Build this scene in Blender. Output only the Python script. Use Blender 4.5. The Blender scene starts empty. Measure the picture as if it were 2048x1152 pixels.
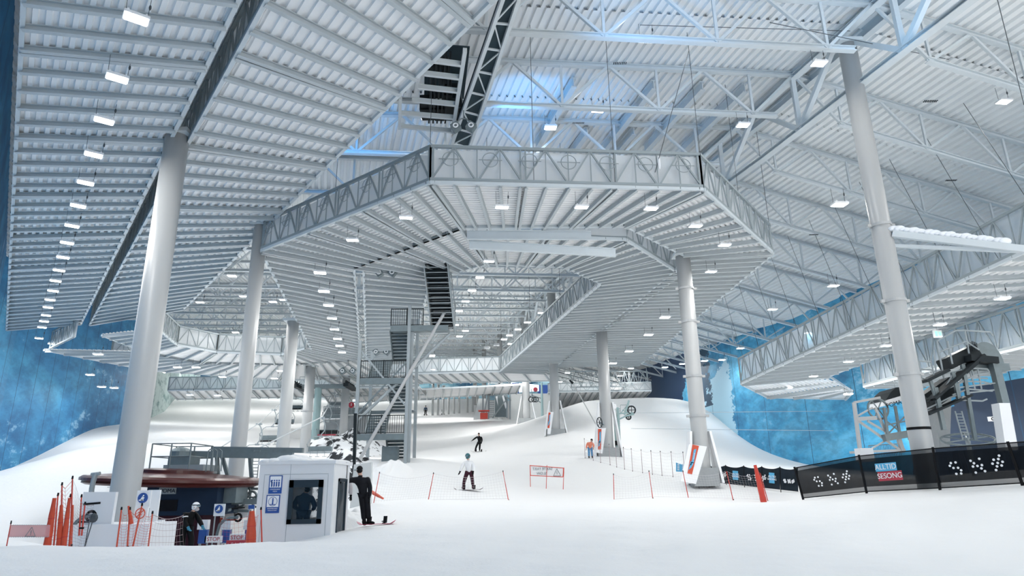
import bpy, math, random
import numpy as np
from mathutils import Vector, Matrix
random.seed(7)
sc = bpy.context.scene
# ------------------------------------------------------------------ camera
FPX, PITCH, ROLL, CZ = 1320.0, math.radians(16.7), math.radians(0.84), 1.6
cam = bpy.data.objects.new('camera', bpy.data.cameras.new('camera'))
sc.collection.objects.link(cam); sc.camera = cam
cam.data.sensor_width = 36.0; cam.data.lens = 36.0 * FPX / 2048.0
cam.data.clip_start = 0.1; cam.data.clip_end = 1000
cam.location = (0, 0, CZ)
cam.rotation_euler = (Matrix.Rotation(math.pi/2 + PITCH, 3, 'X') @ Matrix.Rotation(-ROLL, 3, 'Z')).to_euler()
# ------------------------------------------------------------------ view, world, broad lights
sc.view_settings.view_transform = 'Standard'; sc.view_settings.look = 'None'
sc.view_settings.gamma = 1.0; sc.view_settings.use_curve_mapping = False
sc.view_settings.exposure = -0.32
w = bpy.data.worlds.new('world'); sc.world = w; w.use_nodes = True
w.node_tree.nodes['Background'].inputs[0].default_value = (1.0, 0.965, 0.92, 1)
w.node_tree.nodes['Background'].inputs[1].default_value = 4.2
sc.cycles.max_bounces = 14; sc.cycles.diffuse_bounces = 6; sc.cycles.adaptive_threshold = 0.04
def light(kind, name, loc, energy, color=(1, 1, 1), size=1.0, sizey=None, target=None, **kw):
    l = bpy.data.lights.new(name, kind); l.energy = energy; l.color = color
    if kind == 'AREA':
        l.size = size
        if sizey: l.shape = 'RECTANGLE'; l.size_y = sizey
    for k, v in kw.items(): setattr(l, k, v)
    o = bpy.data.objects.new(name, l); sc.collection.objects.link(o); o.location = loc
    if target is not None: o.rotation_euler = (Vector(target) - Vector(loc)).to_track_quat('-Z', 'Y').to_euler()
    return o
# blue floodlights fixed under the roof
light('SPOT', 'blue_spot', (-1.0, 27.5, 17.5), 1900, (0.10, 0.45, 1.0), target=(3.5, 35, 22), spot_size=1.5, spot_blend=0.8, shadow_soft_size=0.3)
light('SPOT', 'blue_spot', (-9.0, 28.0, 17.2), 1900, (0.10, 0.45, 1.0), target=(-9, 36, 21), spot_size=1.5, spot_blend=0.8, shadow_soft_size=0.3)
light('SPOT', 'blue_spot', (5.0, 20.0, 17.0), 900, (0.15, 0.5, 1.0), target=(7.0, 25.5, 22), spot_size=1.9, spot_blend=1.0, shadow_soft_size=0.4)
light('SPOT', 'blue_spot', (15.0, 21.0, 18.0), 300, (0.25, 0.6, 1.0), target=(16.0, 25, 22), spot_size=1.7, spot_blend=0.8, shadow_soft_size=0.3)

# ------------------------------------------------------------------ geometry of the view, used to place things on planes of known height or depth
def ray(px, py):
    x = (px-1024)/FPX; y = (576-py)/FPX
    c, s = math.cos(ROLL), math.sin(ROLL); X = c*x+s*y; Y = -s*x+c*y
    cp, sp = math.cos(PITCH), math.sin(PITCH)
    return Vector((X, cp-sp*Y, sp+cp*Y))
def atz(px, py, z):
    r = ray(px, py); return r*((z-CZ)/r.z)+Vector((0, 0, CZ))
def aty(px, py, y):
    r = ray(px, py); return r*(y/r.y)+Vector((0, 0, CZ))
# ------------------------------------------------------------------ materials
def mat(name, col, rough=0.5, metal=0.0, noise=0.0, nscale=3.0, bump=0.0, bscale=20.0, emis=None, estr=0.0, alpha=1.0, trans=0.0):
    m = bpy.data.materials.new(name); m.use_nodes = True; nt = m.node_tree; b = nt.nodes['Principled BSDF']
    b.inputs['Base Color'].default_value = (*col, 1); b.inputs['Roughness'].default_value = rough; b.inputs['Metallic'].default_value = metal
    tc = nt.nodes.new('ShaderNodeTexCoord')
    if noise:
        n = nt.nodes.new('ShaderNodeTexNoise'); n.inputs['Scale'].default_value = nscale; n.inputs['Detail'].default_value = 5
        nt.links.new(tc.outputs['Object'], n.inputs['Vector'])
        mx = nt.nodes.new('ShaderNodeMix'); mx.data_type = 'RGBA'
        mx.inputs[6].default_value = (*[max(0, c*(1-noise)) for c in col], 1); mx.inputs[7].default_value = (*[min(1, c*(1+noise)) for c in col], 1)
        nt.links.new(n.outputs['Fac'], mx.inputs[0]); nt.links.new(mx.outputs[2], b.inputs['Base Color'])
    if bump:
        n2 = nt.nodes.new('ShaderNodeTexNoise'); n2.inputs['Scale'].default_value = bscale; n2.inputs['Detail'].default_value = 6
        nt.links.new(tc.outputs['Object'], n2.inputs['Vector'])
        bp = nt.nodes.new('ShaderNodeBump'); bp.inputs['Strength'].default_value = bump; bp.inputs['Distance'].default_value = 0.1
        nt.links.new(n2.outputs['Fac'], bp.inputs['Height']); nt.links.new(bp.outputs[0], b.inputs['Normal'])
    if emis: b.inputs['Emission Color'].default_value = (*emis, 1); b.inputs['Emission Strength'].default_value = estr
    b.inputs['Alpha'].default_value = alpha; b.inputs['Transmission Weight'].default_value = trans
    return m
M = {}
def mk(k, *a, **kw): M[k] = mat(k, *a, **kw)
mk('sheet', (0.89, 0.895, 0.90), 0.45, noise=0.06, nscale=0.8)
mk('roofsheet', (0.83, 0.85, 0.86), 0.45, noise=0.06, nscale=0.5)
mk('steel', (0.60, 0.65, 0.68), 0.45, noise=0.05)
mk('joist', (0.48, 0.52, 0.54), 0.45, noise=0.05)
mk('column', (0.45, 0.46, 0.465), 0.4, noise=0.03, nscale=1.0)
mk('galv', (0.17, 0.21, 0.225), 0.5, 0.3, noise=0.2, nscale=4)
mk('galvlight', (0.33, 0.37, 0.39), 0.5, 0.2, noise=0.1)
mk('darksteel', (0.022, 0.028, 0.032), 0.5, 0.2, noise=0.2)
mk('darkpanel', (0.045, 0.07, 0.085), 0.6, noise=0.25, nscale=2)
mk('white', (0.80, 0.81, 0.83), 0.5, noise=0.02)
mk('frost', (0.85, 0.88, 0.92), 0.8, bump=0.5, bscale=3)
mk('red', (0.55, 0.05, 0.03), 0.5, noise=0.1)
mk('orange', (0.60, 0.075, 0.03), 0.5, noise=0.15, nscale=8)
mk('rednet', (0.62, 0.07, 0.04), 0.6)
mk('greynet', (0.42, 0.33, 0.34), 0.6)
mk('palegrid', (0.62, 0.60, 0.62), 0.6)
mk('trussgrey', (0.30, 0.345, 0.365), 0.5, noise=0.05)
mk('maroon', (0.085, 0.018, 0.015), 0.28, noise=0.2)
mk('navy', (0.015, 0.03, 0.06), 0.5, noise=0.2)
mk('kioskwall', (0.72, 0.73, 0.75), 0.45, noise=0.02)
mk('frame', (0.03, 0.045, 0.06), 0.35)
mk('signblue', (0.02, 0.08, 0.32), 0.4)
mk('signwhite', (0.85, 0.86, 0.88), 0.4)
mk('cyan', (0.10, 0.42, 0.68), 0.5)
mk('crimson', (0.42, 0.035, 0.06), 0.5)
mk('black', (0.006, 0.0065, 0.008), 0.6, noise=0.3, nscale=6)
mk('blackfabric', (0.010, 0.011, 0.015), 0.8, noise=0.3, nscale=6)
mk('bannercloth', (0.016, 0.024, 0.033), 0.75, noise=0.3, nscale=4)
mk('cable', (0.05, 0.06, 0.07), 0.5)
mk('wire', (0.42, 0.46, 0.49), 0.5)
mk('concrete', (0.33, 0.35, 0.36), 0.8, noise=0.15, nscale=1.5, bump=0.2, bscale=5)
mk('concretelight', (0.62, 0.64, 0.64), 0.8, noise=0.05, nscale=1.5)
mk('greenpost', (0.25, 0.36, 0.37), 0.5, noise=0.1)
mk('skin', (0.55, 0.34, 0.26), 0.6)
mk('jacketblue', (0.04, 0.07, 0.12), 0.8, noise=0.2)
mk('jacketwhite', (0.75, 0.76, 0.78), 0.8, noise=0.1, nscale=10)
mk('jacketgrey', (0.45, 0.43, 0.45), 0.8, noise=0.2)
mk('jacketorange', (0.80, 0.24, 0.14), 0.8, noise=0.1)
mk('pantsblue', (0.06, 0.25, 0.50), 0.8)
mk('pantsplum', (0.045, 0.015, 0.025), 0.8, noise=0.2)
mk('teal', (0.02, 0.12, 0.14), 0.5)
mk('glove', (0.04, 0.22, 0.33), 0.7)
mk('boardpink', (0.45, 0.08, 0.15), 0.4)
mk('boarddark', (0.08, 0.04, 0.06), 0.4)
mk('lamp', (0.9, 0.95, 1.0), 0.5, emis=(0.95, 0.98, 1.0), estr=14.0)
mk('exitgreen', (0.1, 0.5, 0.3), 0.5, emis=(0.45, 1.0, 0.75), estr=1.2)
mk('screen', (0.8, 0.9, 1.0), 0.5, emis=(0.75, 0.88, 1.0), estr=1.3)
mk('glass', (0.55, 0.65, 0.7), 0.05, trans=1.0)
mk('goggle', (0.12, 0.2, 0.25), 0.1)
mk('wood', (0.30, 0.08, 0.04), 0.6, noise=0.2)

for _k in ('black', 'blackfabric', 'bannercloth', 'darksteel', 'darkpanel', 'navy', 'pantsplum', 'jacketblue', 'frame', 'maroon'):
    M[_k].node_tree.nodes['Principled BSDF'].inputs['Specular IOR Level'].default_value = 0.15 if _k != 'maroon' else 0.5
def cloth_mat():
    m = bpy.data.materials.new('screencloth'); m.use_nodes = True; nt = m.node_tree; b = nt.nodes['Principled BSDF']
    b.inputs['Base Color'].default_value = (0.72, 0.75, 0.77, 1); b.inputs['Roughness'].default_value = 0.8
    tr = nt.nodes.new('ShaderNodeBsdfTransparent'); tl = nt.nodes.new('ShaderNodeBsdfTranslucent'); tl.inputs[0].default_value = (0.75, 0.78, 0.8, 1)
    m1 = nt.nodes.new('ShaderNodeMixShader'); m1.inputs[0].default_value = 0.4
    nt.links.new(b.outputs[0], m1.inputs[1]); nt.links.new(tl.outputs[0], m1.inputs[2])
    m2 = nt.nodes.new('ShaderNodeMixShader'); m2.inputs[0].default_value = 0.16
    nt.links.new(m1.outputs[0], m2.inputs[1]); nt.links.new(tr.outputs[0], m2.inputs[2])
    nt.links.new(m2.outputs[0], nt.nodes['Material Output'].inputs[0]); return m
M['cloth'] = cloth_mat()
def mesh_cloth(name, col, tra):
    m = bpy.data.materials.new(name); m.use_nodes = True; nt = m.node_tree; b = nt.nodes['Principled BSDF']
    b.inputs['Base Color'].default_value = (*col, 1); b.inputs['Roughness'].default_value = 0.8; b.inputs['Specular IOR Level'].default_value = 0.1
    tr = nt.nodes.new('ShaderNodeBsdfTransparent')
    m2 = nt.nodes.new('ShaderNodeMixShader'); m2.inputs[0].default_value = tra
    nt.links.new(b.outputs[0], m2.inputs[1]); nt.links.new(tr.outputs[0], m2.inputs[2])
    nt.links.new(m2.outputs[0], nt.nodes['Material Output'].inputs[0]); return m
M['blackmesh'] = mesh_cloth('blackmesh', (0.004, 0.006, 0.009), 0.03)
M['blackmeshthin'] = mesh_cloth('blackmeshthin', (0.01, 0.015, 0.02), 0.25)
M['pinknet'] = mesh_cloth('pinknet', (0.80, 0.42, 0.42), 0.35)
M['palecloth'] = mesh_cloth('palecloth', (0.80, 0.80, 0.81), 0.3)
M['tintglass'] = mesh_cloth('tintglass', (0.02, 0.04, 0.06), 0.72)
M['tintglass'].node_tree.nodes['Principled BSDF'].inputs['Roughness'].default_value = 0.05

def mural(name, ramp, scale, white, seam=3.2, seamdir='Y', extra=None):
    """printed fabric landscape on a wall: blue ground, paler and whiter drifts, dark seams"""
    m = bpy.data.materials.new(name); m.use_nodes = True; nt = m.node_tree; b = nt.nodes['Principled BSDF']; N = nt.nodes.new; L = nt.links.new
    b.inputs['Roughness'].default_value = 0.6
    g = N('ShaderNodeNewGeometry'); mp = N('ShaderNodeMapping'); L(g.outputs['Position'], mp.inputs['Vector'])
    mp.inputs['Rotation'].default_value = (0.5, 0, 0); mp.inputs['Scale'].default_value = (1, 1, 2.0)
    n1 = N('ShaderNodeTexNoise'); n1.inputs['Scale'].default_value = scale; n1.inputs['Detail'].default_value = 9; n1.inputs['Roughness'].default_value = 0.55; n1.inputs['Distortion'].default_value = 0.6
    L(mp.outputs[0], n1.inputs['Vector'])
    r1 = N('ShaderNodeValToRGB'); el = r1.color_ramp.elements
    while len(el) > 2: el.remove(el[-1])
    el[0].position, el[0].color = ramp[0][0], (*ramp[0][1], 1); el[1].position, el[1].color = ramp[-1][0], (*ramp[-1][1], 1)
    for p, c in ramp[1:-1]: e = el.new(p); e.color = (*c, 1)
    L(n1.outputs['Fac'], r1.inputs[0]); cur = r1.outputs[0]
    n2 = N('ShaderNodeTexNoise'); n2.inputs['Scale'].default_value = scale*3.3; n2.inputs['Detail'].default_value = 12; n2.inputs['Roughness'].default_value = 0.7
    L(mp.outputs[0], n2.inputs['Vector'])
    n3 = N('ShaderNodeTexNoise'); n3.inputs['Scale'].default_value = scale*0.6; L(mp.outputs[0], n3.inputs['Vector'])
    mu = N('ShaderNodeMath'); mu.operation = 'MULTIPLY'; L(n2.outputs['Fac'], mu.inputs[0]); L(n3.outputs['Fac'], mu.inputs[1])
    r2 = N('ShaderNodeValToRGB'); r2.color_ramp.elements[0].position = white; r2.color_ramp.elements[1].position = white+0.06
    L(mu.outputs[0], r2.inputs[0])
    mx = N('ShaderNodeMix'); mx.data_type = 'RGBA'; mm = N('ShaderNodeMath'); mm.operation = 'MULTIPLY'; mm.inputs[1].default_value = 0.55
    L(r2.outputs[0], mm.inputs[0]); L(mm.outputs[0], mx.inputs[0]); L(cur, mx.inputs[6]); mx.inputs[7].default_value = (0.45, 0.68, 0.82, 1); cur = mx.outputs[2]
    sx = N('ShaderNodeSeparateXYZ'); L(g.outputs['Position'], sx.inputs[0])
    r5 = N('ShaderNodeValToRGB'); r5.color_ramp.elements[0].position = 0.40; r5.color_ramp.elements[0].color = (0.62, 0.66, 0.7, 1); r5.color_ramp.elements[1].position = 0.58; r5.color_ramp.elements[1].color = (1.1, 1.08, 1.05, 1); L(n2.outputs['Fac'], r5.inputs[0])
    m5 = N('ShaderNodeMix'); m5.data_type = 'RGBA'; m5.blend_type = 'MULTIPLY'; m5.inputs[0].default_value = 0.9; L(cur, m5.inputs[6]); L(r5.outputs[0], m5.inputs[7]); cur = m5.outputs[2]
    if extra: cur = extra(nt, sx, n1, n2, cur)
    dv = N('ShaderNodeMath'); dv.operation = 'PINGPONG'; dv.inputs[1].default_value = seam/2; L(sx.outputs[seamdir], dv.inputs[0])
    ls = N('ShaderNodeMath'); ls.operation = 'LESS_THAN'; ls.inputs[1].default_value = 0.035; L(dv.outputs[0], ls.inputs[0])
    m3 = N('ShaderNodeMix'); m3.data_type = 'RGBA'; L(ls.outputs[0], m3.inputs[0]); L(cur, m3.inputs[6]); m3.inputs[7].default_value = (0.01, 0.06, 0.13, 1)
    L(m3.outputs[2], b.inputs['Base Color']); return m
def right_extra(nt, sx, n1, n2, cur):
    N = nt.nodes.new; L = nt.links.new
    def mathn(op, a, b_):
        k = N('ShaderNodeMath'); k.operation = op
        for i, v in enumerate((a, b_)):
            if isinstance(v, (int, float)): k.inputs[i].default_value = v
            else: L(v, k.inputs[i])
        return k.outputs[0]
    def mix(f, a, col):
        k = N('ShaderNodeMix'); k.data_type = 'RGBA'; L(f, k.inputs[0]); L(a, k.inputs[6]); k.inputs[7].default_value = (*col, 1); return k.outputs[2]
    # a pale snow slope printed around y 78..92, a night-dark massif beyond y 96 and another nearer than y 52
    y = mathn('ADD', sx.outputs['Y'], mathn('MULTIPLY', mathn('SUBTRACT', n2.outputs['Fac'], 0.5), 7.0))
    yz = mathn('ADD', y, mathn('MULTIPLY', mathn('SUBTRACT', sx.outputs['Z'], 7.0), 1.0))
    f = mathn('MULTIPLY', mathn('GREATER_THAN', y, 78.0), mathn('LESS_THAN', mathn('ADD', y, mathn('MULTIPLY', sx.outputs['Z'], 2.4)), 117.0))
    cur = mix(f, cur, (0.42, 0.66, 0.80))
    cur = mix(mathn('GREATER_THAN', yz, 101.0), cur, (0.012, 0.045, 0.12))
    rock = mathn('MULTIPLY', mathn('GREATER_THAN', y, 84.0), mathn('MULTIPLY', mathn('LESS_THAN', y, 88.0), mathn('GREATER_THAN', sx.outputs['Z'], 11.0)))
    cur = mix(mathn('MULTIPLY', rock, mathn('GREATER_THAN', n2.outputs['Fac'], 0.42)), cur, (0.03, 0.08, 0.14))
    near = mathn('MULTIPLY', mathn('LESS_THAN', yz, 46.0), mathn('LESS_THAN', sx.outputs['Z'], 7.6))
    cur = mix(near, cur, (0.015, 0.035, 0.075))
    return cur
def left_extra(nt, sx, n1, n2, cur):
    N = nt.nodes.new; L = nt.links.new
    g = N('ShaderNodeMath'); g.operation = 'GREATER_THAN'; g.inputs[1].default_value = 97.0; L(sx.outputs['Y'], g.inputs[0])
    r = N('ShaderNodeValToRGB'); r.color_ramp.elements[0].position = 0.35; r.color_ramp.elements[0].color = (0.10, 0.2, 0.2, 1); r.color_ramp.elements[1].position = 0.5; r.color_ramp.elements[1].color = (0.5, 0.6, 0.58, 1); L(n2.outputs['Fac'], r.inputs[0])
    k = N('ShaderNodeMix'); k.data_type = 'RGBA'; L(g.outputs[0], k.inputs[0]); L(cur, k.inputs[6]); L(r.outputs[0], k.inputs[7]); return k.outputs[2]
M['muralleft'] = mural('muralleft', [(0.3, (0.018, 0.16, 0.36)), (0.5, (0.035, 0.24, 0.48)), (0.7, (0.075, 0.35, 0.58))], 0.10, 0.335, extra=left_extra)
M['muralright'] = mural('muralright', [(0.36, (0.03, 0.24, 0.46)), (0.5, (0.055, 0.36, 0.62)), (0.66, (0.14, 0.50, 0.75))], 0.16, 0.33, seam=7.0, extra=right_extra)
M['muralfar'] = mural('muralfar', [(0.4, (0.02, 0.10, 0.2)), (0.5, (0.25, 0.5, 0.62)), (0.65, (0.5, 0.68, 0.75))], 0.12, 0.3, seamdir='X')
def snow_mat():
    m = mat('snow', (0.83, 0.835, 0.84), 0.65); nt = m.node_tree; b = nt.nodes['Principled BSDF']; N = nt.nodes.new; L = nt.links.new
    tc = N('ShaderNodeTexCoord'); h = None
    for s, a in ((0.5, 0.5), (3.0, 0.22), (22.0, 0.05)):
        n = N('ShaderNodeTexNoise'); n.inputs['Scale'].default_value = s; n.inputs['Detail'].default_value = 5; L(tc.outputs['Object'], n.inputs['Vector'])
        k = N('ShaderNodeMath'); k.operation = 'MULTIPLY'; k.inputs[1].default_value = a; L(n.outputs['Fac'], k.inputs[0])
        if h is None: h = k.outputs[0]
        else:
            q = N('ShaderNodeMath'); L(h, q.inputs[0]); L(k.outputs[0], q.inputs[1]); h = q.outputs[0]
    bp = N('ShaderNodeBump'); bp.inputs['Strength'].default_value = 0.3; bp.inputs['Distance'].default_value = 0.3
    L(h, bp.inputs['Height']); L(bp.outputs[0], b.inputs['Normal']); return m
M['snow'] = snow_mat()
def rock_mat():
    m = mat('rock', (0.05, 0.055, 0.06), 0.9); nt = m.node_tree; b = nt.nodes['Principled BSDF']; N = nt.nodes.new; L = nt.links.new
    tc = N('ShaderNodeTexCoord'); n = N('ShaderNodeTexNoise'); n.inputs['Scale'].default_value = 1.1; n.inputs['Detail'].default_value = 8; L(tc.outputs['Object'], n.inputs['Vector'])
    g = N('ShaderNodeNewGeometry'); s = N('ShaderNodeSeparateXYZ'); L(g.outputs['Normal'], s.inputs[0])
    a = N('ShaderNodeMath'); a.operation = 'MULTIPLY_ADD'; a.inputs[1].default_value = 0.55; L(s.outputs['Z'], a.inputs[0]); L(n.outputs['Fac'], a.inputs[2])
    r = N('ShaderNodeValToRGB'); r.color_ramp.elements[0].position = 0.84; r.color_ramp.elements[0].color = (0.028, 0.032, 0.038, 1); r.color_ramp.elements[1].position = 0.90; r.color_ramp.elements[1].color = (0.85, 0.87, 0.9, 1)
    L(a.outputs[0], r.inputs[0]); L(r.outputs[0], b.inputs['Base Color']); return m
M['rock'] = rock_mat()

# ------------------------------------------------------------------ mesh building
V = Vector
class MB:
    def __init__(s): s.v = []; s.f = []; s.mi = []; s.cur = 0
    def m(s, i): s.cur = i; return s
    def add(s, vs, fs):
        b = len(s.v); s.v += [tuple(p) for p in vs]; s.f += [tuple(b+i for i in f) for f in fs]; s.mi += [s.cur]*len(fs); return s
    def box(s, c, d, R=None):
        c = V(c); x, y, z = d[0]/2, d[1]/2, d[2]/2
        P = [V((a, b, e)) for e in (-z, z) for b in (-y, y) for a in (-x, x)]
        if R is not None: P = [R @ p for p in P]
        return s.add([c+p for p in P], [(0, 2, 3, 1), (4, 5, 7, 6), (0, 1, 5, 4), (2, 6, 7, 3), (0, 4, 6, 2), (1, 3, 7, 5)])
    def beam(s, a, b, w, h, up=(0, 0, 1), dz=0.0):
        a, b = V(a), V(b); d = (b-a)
        if d.length < 1e-6: return s
        d.normalize(); u = V(up)
        if abs(d.dot(u)) > 0.98: u = V((0, 1, 0))
        x = d.cross(u).normalized(); u = x.cross(d).normalized()
        o = u*dz; P = []
        for q in (a, b):
            for sx_, sz in ((-1, -1), (1, -1), (1, 1), (-1, 1)): P.append(q+o+x*(sx_*w/2)+u*(sz*h/2))
        return s.add(P, [(0, 1, 2, 3), (7, 6, 5, 4), (0, 4, 5, 1), (1, 5, 6, 2), (2, 6, 7, 3), (3, 7, 4, 0)])
    def ibeam(s, a, b, w, h, t=0.03, up=(0, 0, 1)):
        s.beam(a, b, w, t, up, h/2-t/2); s.beam(a, b, w, t, up, -h/2+t/2); return s.beam(a, b, t, h-2*t, up)
    def tube(s, a, b, r0, r1=None, n=8, cap=True):
        a, b = V(a), V(b); r1 = r0 if r1 is None else r1; d = (b-a)
        if d.length < 1e-6: return s
        d.normalize(); u = V((0, 0, 1)) if abs(d.z) < 0.95 else V((1, 0, 0)); x = d.cross(u).normalized(); y = d.cross(x)
        P = []
        for q, r in ((a, r0), (b, r1)):
            for i in range(n): t = 2*math.pi*i/n; P.append(q+x*(r*math.cos(t))+y*(r*math.sin(t)))
        F = [(i, (i+1) % n, n+(i+1) % n, n+i) for i in range(n)]
        if cap: F += [tuple(range(n-1, -1, -1)), tuple(range(n, 2*n))]
        return s.add(P, F)
    def path(s, pts, r, n=6):
        for a, b in zip(pts[:-1], pts[1:]): s.tube(a, b, r, n=n)
        return s
    def ring(s, c, R, r, axis='Z', n=24, k=6, M3=None):
        c = V(c); P = []; F = []
        for i in range(n):
            t = 2*math.pi*i/n
            for j in range(k):
                q = 2*math.pi*j/k; rr = R+r*math.cos(q); p = V((rr*math.cos(t), rr*math.sin(t), r*math.sin(q)))
                if axis == 'X': p = V((p.z, p.x, p.y))
                if axis == 'Y': p = V((p.x, p.z, p.y))
                if M3 is not None: p = M3 @ p
                P.append(c+p)
                F.append((i*k+j, ((i+1) % n)*k+j, ((i+1) % n)*k+(j+1) % k, i*k+(j+1) % k))
        return s.add(P, F)
    def lathe(s, c, prof, n=24, R=None):
        c = V(c); P = []; F = []
        for r, z in prof:
            for i in range(n):
                t = 2*math.pi*i/n; p = V((r*math.cos(t), r*math.sin(t), z)); P.append(c+(R @ p if R is not None else p))
        for a in range(len(prof)-1):
            for i in range(n): F.append((a*n+i, a*n+(i+1) % n, (a+1)*n+(i+1) % n, (a+1)*n+i))
        if prof[0][0] > 1e-4: F.append(tuple(range(n-1, -1, -1)))
        if prof[-1][0] > 1e-4: F.append(tuple(range((len(prof)-1)*n, len(prof)*n)))
        return s.add(P, F)
    def ell(s, c, r, n=12, k=8, R=None):
        c = V(c); P = []; F = []
        for j in range(k+1):
            a = math.pi*j/k
            for i in range(n):
                t = 2*math.pi*i/n; p = V((r[0]*math.sin(a)*math.cos(t), r[1]*math.sin(a)*math.sin(t), r[2]*math.cos(a))); P.append(c+(R @ p if R is not None else p))
        for j in range(k):
            for i in range(n): F.append((j*n+i, (j+1)*n+i, (j+1)*n+(i+1) % n, j*n+(i+1) % n))
        return s.add(P, F)
    def prism(s, pts, ext):
        n = len(pts); e = V(ext); P = [V(p) for p in pts]+[V(p)+e for p in pts]
        return s.add(P, [tuple(range(n-1, -1, -1)), tuple(range(n, 2*n))]+[(i, (i+1) % n, n+(i+1) % n, n+i) for i in range(n)])
    def build(s, name, mats, parent=None, local=False, smooth=False, **props):
        me = bpy.data.meshes.new(name)
        off = V((0, 0, 0))
        if parent is not None and not local:
            p = parent
            while p is not None: off += p.location; p = p.parent
        elif parent is None and s.v and props.get('category'):
            zmin = min(p[2] for p in s.v); cx = sum(p[0] for p in s.v)/len(s.v); cy = sum(p[1] for p in s.v)/len(s.v); off = V((cx, cy, zmin))
        me.from_pydata([tuple(V(p)-off) for p in s.v], [], s.f)
        mats = mats if isinstance(mats, (list, tuple)) else [mats]
        for k in mats: me.materials.append(M[k])
        me.polygons.foreach_set('material_index', s.mi)
        if smooth: me.polygons.foreach_set('use_smooth', [True]*len(s.f))
        me.update()
        o = bpy.data.objects.new(name, me); sc.collection.objects.link(o)
        if parent is not None: o.parent = parent
        elif props.get('category'): o.location = off
        for k, v in props.items(): o[k] = v
        return o
def thing(name, label, cat, loc=(0, 0, 0), rz=0.0, group=None, R=None):
    o = bpy.data.objects.new(name, None); sc.collection.objects.link(o); o.empty_display_size = 0.3
    o.location = loc; o.rotation_euler = R.to_euler() if R is not None else (0, 0, rz)
    o['label'] = label; o['category'] = cat
    if group: o['group'] = group
    return o
def put(me, name, parent):
    o = bpy.data.objects.new(name, me); sc.collection.objects.link(o); o.parent = parent; return o
def text(s, size, loc, R, m, parent, name='lettering', ext=0.004, local=False):
    cu = bpy.data.curves.new(name, 'FONT'); cu.body = s; cu.size = size; cu.extrude = ext; cu.align_x = 'CENTER'; cu.align_y = 'CENTER'
    cu.materials.append(M[m]); o = bpy.data.objects.new(name, cu); sc.collection.objects.link(o)
    me = bpy.data.meshes.new_from_object(o.evaluated_get(bpy.context.evaluated_depsgraph_get())); bpy.data.objects.remove(o); o = bpy.data.objects.new(name, me); sc.collection.objects.link(o)
    off = V((0, 0, 0))
    if parent is not None:
        o.parent = parent
        if not local:
            p = parent
            while p is not None: off += p.location; p = p.parent
    o.location = V(loc)-off; o.rotation_euler = R.to_euler(); return o
def ordi(i):
    n = i+1
    W = 'nearest,second,third,fourth,fifth,sixth,seventh,eighth,ninth,tenth,eleventh,twelfth'.split(',')
    if n <= 12: return W[i] + (' nearest' if n > 1 else '')
    return '%d%s nearest' % (n, 'th' if 10 <= n % 100 <= 20 else {1: 'st', 2: 'nd', 3: 'rd'}.get(n % 10, 'th'))

# ------------------------------------------------------------------ the snow: a height field through surveyed points
CP = []
def cp(px, py, y): p = aty(px, py, y); CP.append((p.x, p.y, p.z))
for x in (-16, -5, 5, 16): CP.append((x, -2, -0.05)); CP.append((x*1.3, 5, 0.12))
for x in (0, 500, 1000, 1500, 2048): cp(x, 1150, 10.5)
for x in (0, 280, 560): cp(x, 1096, 13.5)
for x in (900, 1300): cp(x, 1082, 15)
for x in (1650, 2048): cp(x, 1068, 15)
for x, y, z in ((-8, 19, -0.15), (-11, 22, -0.6), (-15, 24, -0.7), (-10, 28, -0.75), (-14, 30, -0.6), (-18, 20, -0.1), (-6, 21, 0.25), (-5.2, 20, 0.35), (-12, 33, 0.3), (-7.5, 27, 0.6), (-4.3, 23, 0.5), (-5, 29, 1.1)): CP.append((x, y, z))
for t in ((737, 1040, 24), (860, 1003, 31), (1015, 1000, 31), (1228, 1003, 31), (1375, 999, 31), (1530, 1003, 32), (937, 981, 34), (1100, 976, 38), (957, 904, 64), (1606, 999, 29.5), (1733, 987, 27.2), (1879, 981, 24.6), (2044, 972, 22.3), (2184, 962, 20.6), (1415, 966, 37), (1500, 976, 35), (1596, 987, 33), (1750, 965, 34), (1900, 950, 30),
          (1100, 925, 50), (968, 843, 92), (900, 870, 85), (851, 830, 125), (950, 830, 120), (840, 802, 150), (960, 802, 145), (1000, 838, 100), (1050, 845, 86), (1110, 868, 68), (1125, 862, 70), (1217, 910, 53.5), (1300, 942, 46), (1390, 962, 37), (1180, 830, 72), (1170, 804, 78), (1250, 803, 78), (1320, 804, 80), (1360, 803, 84), (1390, 807, 86), (1412, 832, 92), (1455, 852, 88), (1300, 870, 62), (1420, 920, 56), (1501, 877, 83), (1604, 931, 75), (1560, 925, 62),
          (760, 918, 41), (812, 925, 38), (700, 935, 42), (608, 915, 67), (567, 905, 48.6), (478, 945, 33.5), (0, 950, 62), (60, 915, 70), (120, 880, 77), (180, 858, 83), (240, 850, 90), (300, 840, 105), (350, 797, 142), (460, 795, 145), (560, 800, 148), (430, 850, 100), (520, 880, 80), (350, 900, 60), (250, 920, 50), (100, 970, 45), (60, 1050, 26), (10, 1080, 20), (150, 900, 62), (640, 800, 150), (700, 802, 150)): cp(*t)
for t in ((10, 100, 9.5), (22, 110, 10), (35, 60, 2.5), (36, 40, 1.2), (34, 22, 1.6), (28, 10, .8), (10, 130, 11), (5, 170, 22), (-20, 175, 23.5), (-60, 175, 25), (-90, 150, 22), (-75, 90, 11), (-30, 8, 0.1), (-70, 60, 4), (-40, 30, 0.6), (-26, 16, 0.1)): CP.append(t)
CP = np.array(CP)
def _phi(r2): return 0.5*r2*np.log(r2+1e-9)
_S = 20.0
_P = CP[:, :2]/_S; _n = len(_P)
_K = _phi(((_P[:, None]-_P[None])**2).sum(-1)) + np.eye(_n)*0.0015
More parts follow.
